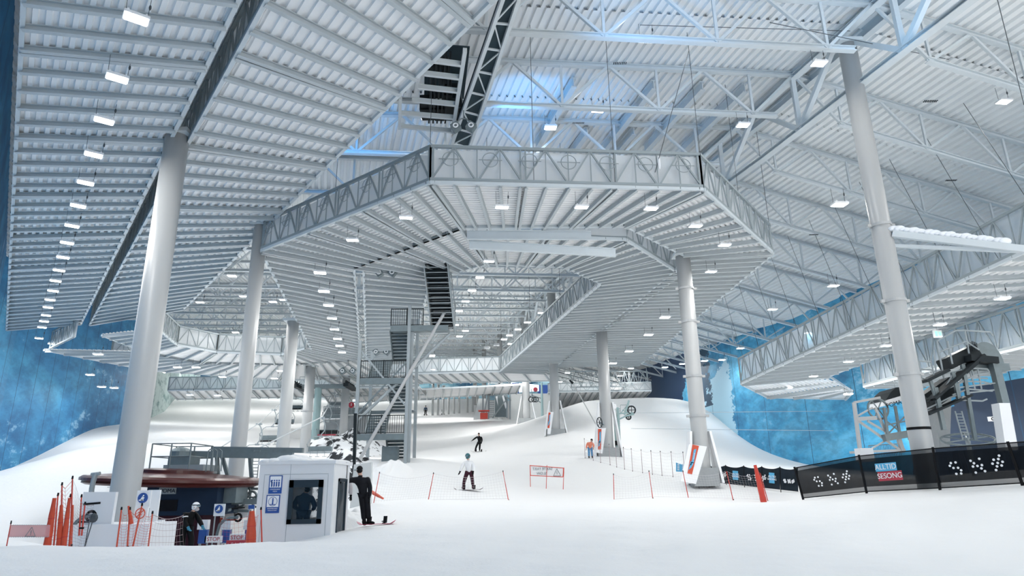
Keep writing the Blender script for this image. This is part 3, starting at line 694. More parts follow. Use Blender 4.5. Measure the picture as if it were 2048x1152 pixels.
# ================================================================== things on the snow
F_ = aty
def pole(label, top, bot, r=0.022, m='rednet', cat='net pole', group=None, name='net_pole', tip='black'):
    t = thing(name, label, cat, tuple(bot), group=group)
    MB().tube(bot-V((0, 0, 0.12)), top, r, r*0.8, 6).build('shaft', m, t)
    MB().tube(top-V((0, 0, 0.02)), top+V((0, 0, 0.05)), r*1.25, r*0.9, 6).build('tip', tip, t)
    MB().tube(bot+V((0, 0, 0.02)), bot+V((0, 0, 0.06)), r*1.4, r*1.4, 6).build('collar', tip, t)
    return t
def net(label, tl, tr, bl, br, m, cell=0.11, wth=0.006, sag=0.12, group=None, name='safety_net', cat='safety net'):
    """knotted net hung between four corners, sagging at its top"""
    tl, tr, bl, br = V(tl), V(tr), V(bl), V(br); W = (tr-tl).length; H = (tl-bl).length; nx, ny = max(2, int(W/cell)), max(2, int(H/cell)); b = MB()
    def pt(u, v):
        a, c = tl.lerp(tr, u), bl.lerp(br, u); a = a-V((0, 0, sag*4*u*(1-u))); return a.lerp(c, v)+V((0, 0.04*math.sin(9*u+5*v), 0))
    nrm = (tr-tl).cross(bl-tl).normalized()
    for i in range(nx+1):
        for j in range(ny):
            p, q = pt(i/nx, j/ny), pt(i/nx, (j+1)/ny); s_ = (tr-tl).normalized()*wth/2; b.add([p-s_, p+s_, q+s_, q-s_], [(0, 1, 2, 3)])
    for j in range(ny+1):
        ww = wth*(2.2 if j in (0, ny) else 1)
        for i in range(nx):
            p, q = pt(i/nx, j/ny), pt((i+1)/nx, j/ny); s_ = V((0, 0, ww/2)); b.add([p-s_, p+s_, q+s_, q-s_], [(0, 1, 2, 3)])
    kw = dict(label=label, category=cat)
    if group: kw['group'] = group
    return b.build(name, m, **kw)
def roll(label, top, bot, r, m='orange', group=None, cat='rolled net'):
    b = MB(); n = 9; pts = [bot.lerp(top, i/n) for i in range(n+1)]
    for i in range(n):
        k0, k1 = [r*(0.92-0.5*(j/n)**2.2+0.04*math.sin(j*2.3)) for j in (i, i+1)]; b.tube(pts[i], pts[i+1], k0, k1, 10, cap=(i in (0, n-1)))
    b.m(1)
    for k in (.25, .6): p = bot.lerp(top, k); d_ = (top-bot).normalized()*.015; b.tube(p-d_, p+d_, r*.93*(1-.45*k*k), r*.93*(1-.45*k*k), 10)
    kw = dict(label=label, category=cat)
    if group: kw['group'] = group
    return b.build('rolled_net', [m, 'red'], smooth=False, **kw)
G = lambda px, y: on(px, y)
def foot(px, py, y):
    """foot of something seen at px,py standing about y away: snow height at that spot"""
    p = aty(px, py, y); return V((p.x, p.y, gz(p.x, p.y)))
# ---- kiosk
KY = 20.0
def kiosk():
    x0, x1, y0, y1, z0, z1 = -7.46, -5.28, KY, KY+2.0, -0.35, 2.30
    t = thing('lift_kiosk', 'white lift operator kiosk with big dark-framed window, snow on its roof', 'kiosk', (-6.4, 21, z0))
    wx0, wx1, wz0, wz1 = aty(573, 1051, KY).x+0.0, aty(645, 1000, KY).x, aty(600, 1048, KY).z, aty(600, 960, KY).z
    th = 0.08; b = MB()
    def panel(xa, xb, za, zb, y): b.box(((xa+xb)/2, y, (za+zb)/2), (xb-xa, th, zb-za))
    yf = y0+th/2
    panel(x0, wx0, z0, z1, yf); panel(wx1, x1, z0, z1, yf); panel(wx0, wx1, z0, wz0, yf); panel(wx0, wx1, wz1, z1, yf)
    b.box((x0+th/2, (y0+y1)/2, (z0+z1)/2), (th, y1-y0-2*th, z1-z0))
    # right wall with door opening, rear wall with window opening
    b.box((x1-th/2, y0+0.35, (z0+z1)/2), (th, 0.5, z1-z0)); b.box((x1-th/2, y1-0.3, (z0+z1)/2), (th, 0.4, z1-z0)); b.box((x1-th/2, (y0+y1)/2+.1, 2.1), (th, 1.0, 0.4))
    yb = y1-th/2; panel(x0+th, wx0+.1, z0, z1, yb); panel(wx1-.1, x1-th, z0, z1, yb); panel(wx0+.1, wx1-.1, z0, wz0+.1, yb); panel(wx0+.1, wx1-.1, wz1-.15, z1, yb)
    b.build('shell', 'kioskwall', t)
    MB().box(((x0+x1)/2, (y0+y1)/2, z1+0.05), (x1-x0+0.10, y1-y0+0.1, 0.10)).build('roof', 'kioskwall', t)
    g = MB(); g.box(((x0+x1)/2, (y0+y1)/2, z0+0.35), (x1-x0-.2, y1-y0-.2, 0.05)); g.build('floor_plate', 'galv', t)
    s = MB(); rr = random.Random(4)
    for i in range(26):
        px_, py_ = x0+0.15+rr.random()*(x1-x0-.3), y0+.15+rr.random()*(y1-y0-.3); s.ell((px_, py_, z1+0.10), (0.2+rr.random()*.22, 0.2+rr.random()*.2, 0.05+rr.random()*.08+(0.12 if px_ < -6.6 and px_ > -7.0 else 0)), 10, 6)
    s.build('snow_cap', 'snow', t, smooth=True, kind='stuff')
    j = MB()
    for x in (-6.55,): j.box((x, y0-0.002, (z0+wz0)/2), (0.012, 0.006, wz0-z0)); j.box((x, y0-.002, (wz1+z1)/2), (0.012, 0.006, z1-wz1))
    j.box(((x0+x1)/2, y0-0.002, 2.02), (x1-x0-.3, 0.006, 0.012)); j.box((x0+.16, y0-.002, 0.9), (.012, .006, 2.2)); j.box((x1-.16, y0-.002, 0.9), (.012, .006, 2.2))
    j.build('panel_joint', 'galvlight', t)
    f = MB(); fw = 0.13
    for (a, c, e, g_) in ((wx0, wx1, wz1-fw*1.6, wz1), (wx0, wx1, wz0, wz0+fw), (wx0, wx0+fw, wz0, wz1), (wx1-fw, wx1, wz0, wz1)): f.box(((a+c)/2, y0-0.01, (e+g_)/2), (c-a, 0.08, g_-e))
    fo = f.build('window_frame', 'frame', t)
    MB().box(((wx0+wx1)/2, y0+0.02, (wz0+wz1)/2), (wx1-wx0-2*fw, 0.012, wz1-wz0-2*fw)).build('pane', 'tintglass', fo)
    d = MB()
    for (a, c, e, g_) in ((20.55, 21.55, 1.8, 1.88), (20.55, 20.63, 0.0, 1.88), (21.47, 21.55, 0.0, 1.88)): d.box((x1+0.01, (a+c)/2, (e+g_)/2), (0.05, c-a, g_-e))
    do = d.build('side_window_frame', 'frame', t); MB().box((x1-.02, 21.05, 0.9), (0.012, 0.9, 1.75)).build('pane', 'tintglass', do)
    ds = MB().box(((wx0+wx1)/2, y0+0.45, wz0+0.02), (wx1-wx0, 0.5, 0.05)); ds.build('desk', 'galv', t)
    # two blue notice signs
    RX = Matrix.Rotation(math.pi/2, 3, 'X')
    for k, (pa, pb) in enumerate((((540, 951), (563, 987)), ((534, 990), (558, 1026)))):
        a, c = aty(*pa, KY), aty(*pb, KY); cx, cz, w_, h = (a.x+c.x)/2, (a.z+c.z)/2, abs(c.x-a.x), abs(a.z-c.z)
        s = thing('notice_sign', ('blue sign with four standing skiers on the kiosk wall', 'blue sign with a snowboarder pictogram on the kiosk wall')[k], 'sign', (cx, KY-0.02, cz-h/2), group='signs on the kiosk wall')
        MB().box((cx, KY-0.012, cz), (w_, 0.02, h)).build('board', 'signblue', s)
        MB().box((cx, KY-0.026, cz+h*0.14), (w_*0.86, 0.008, h*0.62)).build('picture_field', 'signwhite', s)
        p = MB()
        if k == 0:
            for i in range(4):
                q = cx-w_*0.27+i*w_*0.18; p.box((q, KY-.034, cz+h*0.02), (w_*.10, .006, h*.26)); p.lathe((q, KY-.034, cz+h*0.22), [(0.022, -0.003), (0.022, 0.003)], 10, RX); p.box((q-.008, KY-.034, cz-h*.11), (.012, .006, h*.08))
            for i in range(5): p.box((cx-w_*.36+i*.012, KY-.034, cz+h*.2-i*.018), (.01, .006, .06))
        else:
            p.ring((cx, KY-.034, cz+h*.14), h*.25, .006, 'Y', 24, 4); p.box((cx, KY-.034, cz+h*.12), (.035, .006, h*.26)); p.lathe((cx, KY-.034, cz+h*.29), [(0.02, -0.003), (0.02, 0.003)], 10, RX); p.box((cx, KY-.034, cz-h*.03), (.16, .006, .02))
        p.build('pictogram', 'signblue', s)
        if k == 0: text('HVILEPINNENS', 0.043, (cx, KY-.024, cz-h*.27), RX, 'signwhite', s, ext=.002); text('4 SS 4', 0.05, (cx, KY-.024, cz-h*.38), RX, 'signwhite', s, ext=.002)
        else: text('SNOWBOARD', 0.045, (cx, KY-.024, cz-h*.26), RX, 'signwhite', s, ext=.002); text('BINDINGEN LOSNES', 0.028, (cx, KY-.024, cz-h*.36), RX, 'signwhite', s, ext=.002)
    return t
kiosk()

# ---- people
def skin_mesh(name, joints, bones, m, parent, sub=1, smooth=True):
    me = bpy.data.meshes.new(name); ks = list(joints); idx = {k: i for i, k in enumerate(ks)}
    me.from_pydata([joints[k][0] for k in ks], [(idx[a], idx[b]) for a, b in bones], []); me.materials.append(M[m])
    o = bpy.data.objects.new(name, me); sc.collection.objects.link(o); o.parent = parent
    md = o.modifiers.new('skin', 'SKIN'); md.use_smooth_shade = True; md.branch_smoothing = 0.6
    for i, k in enumerate(ks):
        sv = me.skin_vertices[0].data[i]; r = joints[k][1]; sv.radius = (r, r) if isinstance(r, (int, float)) else r; sv.use_root = (i == 0)
    s = o.modifiers.new('sub', 'SUBSURF'); s.levels = sub; s.render_levels = sub
    return o
BASE = dict(pel=(0, 0, .95), ch=(0, 0, 1.28), nk=(0, 0, 1.50), hd=(0, 0, 1.66), sl=(-.19, 0, 1.42), el=(-.27, 0, 1.14), wl=(-.29, -.06, .90), sr=(.19, 0, 1.42), er=(.27, 0, 1.14), wr=(.29, -.06, .90),
            hl=(-.10, 0, .90), kl=(-.12, -.03, .50), al=(-.12, 0, .10), tl=(-.13, -.17, .05), hr=(.10, 0, .90), kr=(.12, -.03, .50), ar=(.12, 0, .10), tr=(.13, -.17, .05))
def person(label, loc, rz, pose, jacket, pants, boots='black', helmet=None, hair='blackfabric', gloves='black', goggles=None, s=1.0, group=None, long=False, extra=None, mask=None, stripe=False):
    J = {k: V(v)*1.0 for k, v in BASE.items()}; J.update({k: V(v) for k, v in pose.items()})
    t = thing('person', label, 'person', tuple(loc), rz, group); t.scale = (s, s, s)
    hx = (J['hd']-J['nk']).normalized()
    body = {'p': (J['pel'], .09), 'c': (J['ch'], .09), 'n': (J['nk'], .055), 'h0': (J['hd']-V((0, 0, .03)), (.075, .085)), 'h1': (J['hd']+V((0, 0, .08)), (.06, .07))}
    bn = [('p', 'c'), ('c', 'n'), ('n', 'h0'), ('h0', 'h1')]
    for q in 'lr':
        for a, k, r in (('s', 's'+q, .045), ('e', 'e'+q, .036), ('w', 'w'+q, .030)): body[a+q] = (J[k], r)
        for a, k, r in (('h', 'h'+q, .065), ('k', 'k'+q, .045), ('a', 'a'+q, .038), ('t', 't'+q, .035)): body['L'+a+q] = (J[k], r)
        bn += [('c', 's'+q), ('s'+q, 'e'+q), ('e'+q, 'w'+q), ('p', 'Lh'+q), ('Lh'+q, 'Lk'+q), ('Lk'+q, 'La'+q), ('La'+q, 'Lt'+q)]
    skin_mesh('body', body, bn, 'skin', t)
    # face: nose, brow, ears on the head
    h = J['hd']; f = MB(); fw_ = V(pose.get('face', (0, -1, 0))); fw_ = V(fw_).normalized(); sd = fw_.cross(V((0, 0, 1))).normalized()
    f.ell(h+fw_*.088-V((0, 0, .01)), (.014, .022, .026), 8, 6); f.ell(h+fw_*.078-V((0, 0, .055)), (.03, .02, .010), 8, 4)
    for q in (-1, 1): f.ell(h+sd*q*.082, (.014, .02, .032), 8, 5)
    f.build('face', 'skin', t, local=True, smooth=True)
    e = MB()
    for q in (-1, 1): e.ell(h+fw_*.080+sd*q*.030+V((0, 0, .018)), (.010, .010, .007), 6, 4)
    e.build('eyes', 'black', t, local=True)
    # jacket
    lo = -0.16 if long else -0.02
    jk = {'p': (J['pel']+V((0, 0, lo)), (.195, .155)), 'b': (J['pel'].lerp(J['ch'], .35), (.19, .15)), 'c': (J['ch'], (.205, .165)), 'u': (J['nk']-V((0, 0, .05)), (.12, .10)), 'n': (J['nk']+V((0, 0, .015)), .075)}
    bb = [('p', 'b'), ('b', 'c'), ('c', 'u'), ('u', 'n')]
    for q in 'lr':
        jk['s'+q] = (J['s'+q], .098); jk['e'+q] = (J['e'+q], .080); jk['w'+q] = (J['w'+q], .062); bb += [('c', 's'+q), ('s'+q, 'e'+q), ('e'+q, 'w'+q)]
    skin_mesh('jacket', jk, bb, jacket, t)
    tr_ = {'p': (J['pel']+V((0, 0, .02)), (.150, .12))}; bb = []
    for q in 'lr':
        tr_['h'+q] = (J['h'+q], .12); tr_['k'+q] = (J['k'+q], .098); tr_['a'+q] = (J['a'+q]+V((0, 0, .04)), .085); bb += [('p', 'h'+q), ('h'+q, 'k'+q), ('k'+q, 'a'+q)]
    skin_mesh('trousers', tr_, bb, pants, t)
    for q in 'lr':
        a, tt = J['a'+q], J['t'+q]; m_ = a.lerp(tt, .45)-V((0, 0, .01)); R = (V((tt.x-a.x, tt.y-a.y, 0))).to_track_quat('Y', 'Z').to_matrix()
        b = MB(); b.ell(m_-V((0, 0, 0.0)), (.06, .15, .055), 12, 8, R); b.ell(a+V((0, 0, .03)), (.065, .075, .10), 12, 8); b.build('boot', boots, t, local=True, smooth=True)
        wv = J['w'+q]; d = (wv-J['e'+q]).normalized(); x = d.cross(V((0, 1, 0.2))).normalized(); g = MB()
        g.tube(wv-d*.03, wv+d*.02, .047, .042, 8); pc = wv+d*.065; g.ell(pc, (.045, .03, .055), 8, 6, d.to_track_quat('Z', 'Y').to_matrix())
        xx = d.to_track_quat('Z', 'Y').to_matrix() @ V((1, 0, 0)); nn = d.cross(xx)
        for i, l in enumerate((.065, .078, .074, .058)):
            b0 = pc+d*.035+xx*(-.033+i*.022); k1 = b0+d*l*.55+nn*.006; g.tube(b0, k1, .0125, .011, 6); g.tube(k1, k1+(d*.8+nn*.55).normalized()*l*.5, .011, .008, 6)
        b0 = pc-xx*.035-d*.01; k1 = b0+(d*.6-xx).normalized()*.04; g.tube(b0, k1, .014, .012, 6); g.tube(k1, k1+(d-xx*.2).normalized()*.03, .012, .009, 6)
        g.build('glove' if gloves != 'skin' else 'hand', gloves, t, local=True, smooth=True)
    if helmet:
        hb = MB(); c = h+V((0, 0, .035))-fw_*.012
        prof = [(0.128*math.sin(a_), 0.135*math.cos(a_)) for a_ in [0.02+i*0.19 for i in range(10)]]
        hb.lathe(c, [(r, z) for r, z in reversed(prof)], 16); hb.ell(c-fw_*.03-V((0, 0, .05)), (.11, .10, .09), 12, 6); hb.build('helmet', helmet, t, local=True, smooth=True)
        if goggles:
            gb = MB(); R = fw_.to_track_quat('Y', 'Z').to_matrix(); gc = h+fw_*.095+V((0, 0, goggles[1])); gb.ell(gc, (.085, .035, .042), 14, 8, R); gb.build('goggles', goggles[0], t, local=True, smooth=True)
            MB().ring(c+V((0, 0, goggles[1]-.03)), .132, .012, n=20, k=5).build('goggle_strap', 'black', t, local=True)
    else:
        hb = MB(); c = h+V((0, 0, .045))-fw_*.015
        hb.lathe(c, [(r, z) for r, z in reversed([(0.10*math.sin(a_), 0.112*math.cos(a_)) for a_ in [0.02+i*0.19 for i in range(9)]])], 14); hb.ell(c-fw_*.03-V((0, 0, .045)), (.088, .075, .075), 12, 6); hb.build('hair', hair, t, local=True, smooth=True)
    if mask: MB().ell(h+fw_*.035-V((0, 0, .055)), (.082, .07, .06), 12, 6).build('face_mask', mask, t, local=True, smooth=True)
    if stripe:
        a, c_ = J['sl'].lerp(J['el'], .35), J['sl'].lerp(J['el'], .45); MB().tube(a, c_, .092, .09, 12).build('reflective_stripe', 'signwhite', t, local=True)
    if extra: extra(t, J)
    return t
def snowboard(label, c, d, m='boarddark', L=1.52, parent=None, group=None, tilt=0.0):
    """board lying along d with turned-up ends, bindings on top"""
    t = thing('snowboard', label, 'snowboard', tuple(c), group=group); d = V(d).normalized(); x = d.cross(V((0, 0, 1))).normalized(); up = x.cross(d); b = MB(); n = 16; P = []
    x2 = (x*math.cos(tilt)+up*math.sin(tilt)); up2 = x2.cross(d)
    for i in range(n+1):
        u = -1+2*i/n; w_ = 0.135*math.sqrt(max(0.0, 1-abs(u)**7))*(0.9+0.1*u*u)+0.004; z = 0.10*max(0, abs(u)-.78)/.22
        c0 = V(c)+d*(u*L/2)+up2*z
        for o, zz in ((-1, 0), (1, 0), (1, .012), (-1, .012)): P.append(c0+x2*(o*w_)+up2*(zz+.005))
    for i in range(n):
        for k in range(4): b.f.append((4*i+k, 4*i+(k+1) % 4, 4*i+4+(k+1) % 4, 4*i+4+k)); b.mi.append(0)
    b.f += [(3, 2, 1, 0), (4*n, 4*n+1, 4*n+2, 4*n+3)]; b.mi += [0, 0]; b.v = [tuple(p) for p in P]
    b.build('deck', m, t)
    for s_ in (-1, 1):
        q = MB(); cc = V(c)+d*s_*.26+up2*.035; q.box(cc, (.1, .1, .02)); q.ring(cc+up2*.05, .07, .012, n=12, k=4); q.beam(cc-x2*.10, cc-x2*.15+up2*.20, .12, .02); q.build('binding', 'black', t)
    return t
# snowboarder in white coming down toward the net
c = V(aty(937, 979, 34)); c.z = gz(c.x, c.y)+0.02
def boarder(label, c, jacket, pants, boots, hel, gl, pose, bd, dirv, s=1.0, group=None, mask=None, long=True, gog=('goggle', .02), blabel='', **kw):
    person(label, c+V((0, 0, .03)), 0, pose, jacket, pants, boots, hel, gloves=gl, goggles=gog, s=s, group=group, mask=mask, long=long, **kw)
    snowboard(blabel, c, dirv, bd)
boarder('snowboarder in white jacket, plum trousers and teal helmet behind the net', c, 'jacketwhite', 'pantsplum', 'pantsplum', 'teal', 'black',
        dict(pel=(.02, .05, .84), ch=(.0, 0, 1.18), nk=(-.02, -.03, 1.40), hd=(-.05, -.05, 1.57), sl=(-.20, 0, 1.32), el=(-.33, -.03, 1.06), wl=(-.42, -.10, .84), sr=(.17, 0, 1.32), er=(.25, .02, 1.06), wr=(.23, -.05, .84),
             hl=(-.08, .05, .80), kl=(-.20, -.06, .44), al=(-.26, .04, .12), tl=(-.29, -.13, .06), hr=(.12, .05, .80), kr=(.19, -.05, .44), ar=(.22, .04, .12), tr=(.22, -.13, .06), face=(-.35, -1, 0)), 'boarddark', (1, -.25, 0), mask='teal', blabel='snowboard under the rider in the white jacket')
c = V(aty(957, 902, 64)); c.z = gz(c.x, c.y)+0.02
boarder('snowboarder in black with one arm stretched out, mid slope', c, 'black', 'black', 'black', None, 'black',
        dict(pel=(.08, .05, .86), ch=(.10, 0, 1.2), nk=(.05, 0, 1.42), hd=(.02, 0, 1.58), sl=(-.12, 0, 1.36), el=(-.38, 0, 1.18), wl=(-.58, -.06, 1.02), sr=(.28, 0, 1.32), er=(.33, .05, 1.06), wr=(.30, 0, .86),
             hl=(-.02, .05, .82), kl=(-.20, -.05, .46), al=(-.30, .04, .12), tl=(-.33, -.12, .06), hr=(.14, .05, .82), kr=(.12, -.05, .44), ar=(.10, .04, .12), tr=(.10, -.12, .06), face=(-.5, -1, 0)), 'boarddark', (1, -.12, -.02), blabel='snowboard under the rider all in black', gog=None)
for i, (px, py, y, jk, pn, lb) in enumerate(((851, 829, 122, 'jacketblue', 'black', 'far skier in dark blue standing at the top of the slope'), (886, 830, 122, 'blackfabric', 'jacketgrey', 'far small skier in black crouching near the slope top'))):
    c = V(aty(px, py, y)); c.z = gz(c.x, c.y)
    person(lb, c, 0, dict(tl=(-.13, -.2, .05)), jk, pn, 'black', 'black', s=1.0 if i == 0 else .75)
    snowboard(('dark board under the far skier in blue', 'dark board under the far crouching skier')[i], c+V((0, 0, .01)), (1, .1, 0), 'boarddark')
c = V(aty(1181, 908, 52)); c.z = gz(c.x, c.y)
person('person in orange jacket and blue trousers bending beside the padded column', c, 0, dict(pel=(-.02, .05, .86), ch=(.0, -.12, 1.14), nk=(.08, -.2, 1.30), hd=(.12, -.26, 1.42), sl=(-.20, -.1, 1.26), el=(-.3, -.12, 1.0), wl=(-.34, -.1, .80), sr=(.20, -.1, 1.24), er=(.28, -.2, 1.05), wr=(.25, -.25, .85), hl=(-.12, .05, .82), hr=(.1, .05, .82), al=(-.14, 0, .1), ar=(.14, 0, .1)), 'jacketorange', 'pantsblue', 'black', None, gloves='skin', long=True, s=0.92)
# the man leaning on the kiosk
c = V(aty(730, 1034, 22.3)); c.z = gz(c.x, c.y)+0.02
def crouch(x): return x
person('person in long black coat leaning one hand on the kiosk corner', c, 0,
       dict(pel=(-.08, .02, .93), ch=(-.14, .0, 1.24), nk=(-.20, 0, 1.47), hd=(-.24, .02, 1.60), sl=(-.36, 0, 1.36), el=(-.60, -.20, 1.30), wl=(-.84, -.42, 1.26), sr=(.02, 0, 1.38), er=(.12, .0, 1.08), wr=(.11, -.05, .82),
            hl=(-.14, .02, .90), kl=(-.05, -.05, .50), al=(-.02, 0, .10), tl=(.0, .16, .05), hr=(.0, .02, .90), kr=(.08, -.05, .50), ar=(.12, .0, .12), tr=(.26, -.06, .07), face=(-.3, 1, -.1)), 'blackfabric', 'blackfabric', 'black', None, hair='black', gloves='black', long=True, s=1.06)
snowboard('pink-ended snowboard strapped to the boot of the person in black coat', c+V((.38, -.08, 0.05)), (1, -.15, .03), 'boardpink', 1.3)
c = V(aty(684, 1016, 23.6)); c.z = gz(c.x, c.y)+0.05
person('person in grey jacket and black trousers half hidden behind the kiosk', c, 0, dict(pel=(.0, .0, .92), ch=(-.1, 0, 1.2), nk=(-.16, 0, 1.42), hd=(-.2, 0, 1.56), hl=(-.08, 0, .88), kl=(-.06, -.04, .5), al=(.10, 0, .1), tl=(.14, -.15, .05), hr=(.06, 0, .88), kr=(.06, -.05, .5), ar=(.16, 0, .1)), 'jacketgrey', 'black', 'black', 'black', long=False)
c = V(aty(606, 1040, 21.0)); c.z = 0.0
person('attendant in dark blue jacket seen from behind through the kiosk window', c, 0, dict(face=(0, 1, 0), sl=(-.22, 0, 1.36), sr=(.22, 0, 1.36), el=(-.32, .05, 1.08), er=(.32, .05, 1.08), wl=(-.2, .25, 1.0), wr=(.2, .25, 1.0), hd=(.08, 0, 1.58)), 'jacketblue', 'jacketblue', 'black', None, hair='black', gloves='skin', s=1.0)
c = V(aty(372, 1095, 23.0)); c.z = max(-0.45, gz(c.x, c.y))
person('lift worker in black with white helmet and raised goggles, leaning forward', c, 0,
       dict(pel=(-.05, .05, .92), ch=(.02, .0, 1.20), nk=(.10, -.03, 1.40), hd=(.20, -.05, 1.52), sl=(-.08, -.16, 1.34), el=(-.02, -.22, 1.06), wl=(.14, -.30, .90), sr=(.12, .12, 1.34), er=(.34, .0, 1.10), wr=(.52, -.12, .92),
            hl=(-.14, .0, .88), kl=(-.12, -.05, .50), hr=(.02, .05, .88), kr=(.16, .0, .48), ar=(.12, .05, .10), face=(1, -.35, -.15)), 'black', 'black', 'black', 'signwhite', gloves='glove', goggles=('goggle', .07), mask='jacketgrey', stripe=True, s=1.0)

# ---- heap of snow by the kiosk and rocky bank behind it
def heap(name, label, c, r, m, seed, n=60, amp=0.35, nx=48, ny=40, cat='snow heap'):
    rr = random.Random(seed); b = MB(); P = []
    bl = [(rr.uniform(-.8, .8)*r[0], rr.uniform(-.8, .8)*r[1], rr.uniform(.12, .4)*min(r[0], r[1]), rr.uniform(.3, 1)*amp) for _ in range(n)]
    for j in range(ny+1):
        for i in range(nx+1):
            x, y = (i/nx*2-1)*r[0], (j/ny*2-1)*r[1]; q = (x/r[0])**2+(y/r[1])**2
            h = r[2]*max(0, 1-q)**.7
            for bx, by, br, ba in bl:
                d2 = ((x-bx)**2+(y-by)**2)/br**2
                if d2 < 1: h += ba*(1-d2)*max(0, 1-q)
            g_ = P_g = 0; P.append((c[0]+x, c[1]+y, h-0.06))
    Z = ground(np.array([p[0] for p in P]), np.array([p[1] for p in P]))
    P = [(p[0], p[1], p[2]+float(z)) for p, z in zip(P, Z)]
    b.add(P, [(j*(nx+1)+i, j*(nx+1)+i+1, (j+1)*(nx+1)+i+1, (j+1)*(nx+1)+i) for j in range(ny) for i in range(nx)])
    return b.build(name, m, kind='stuff', label=label, category=cat, smooth=(m == 'snow'))
p = aty(693, 1040, 23.6); heap('snow_heap', 'lumpy cleared snow piled between kiosk and concrete panel', (p.x, p.y), (0.85, 0.9, 0.30), 'snow', 3, 60, .14)
heap('rocky_bank', 'snow-dusted dark rocks on the bank behind the kiosk', (-9.6, 35.0), (2.4, 7.0, 0.25), 'rock', 5, 160, 0.30, 90, 120, cat='rocks')
heap('rocky_bank', 'snow-dusted rocks below the concrete chairlift station', (-18.6, 74.0), (5.0, 7.5, 0.9), 'rock', 9, 120, 0.5, 90, 100, cat='rocks')
heap('snow_heap', 'drifted snow heaped against the foot of the stair tower', (-6.6, 36.4), (1.3, 1.2, 0.45), 'snow', 12, 40, .12)

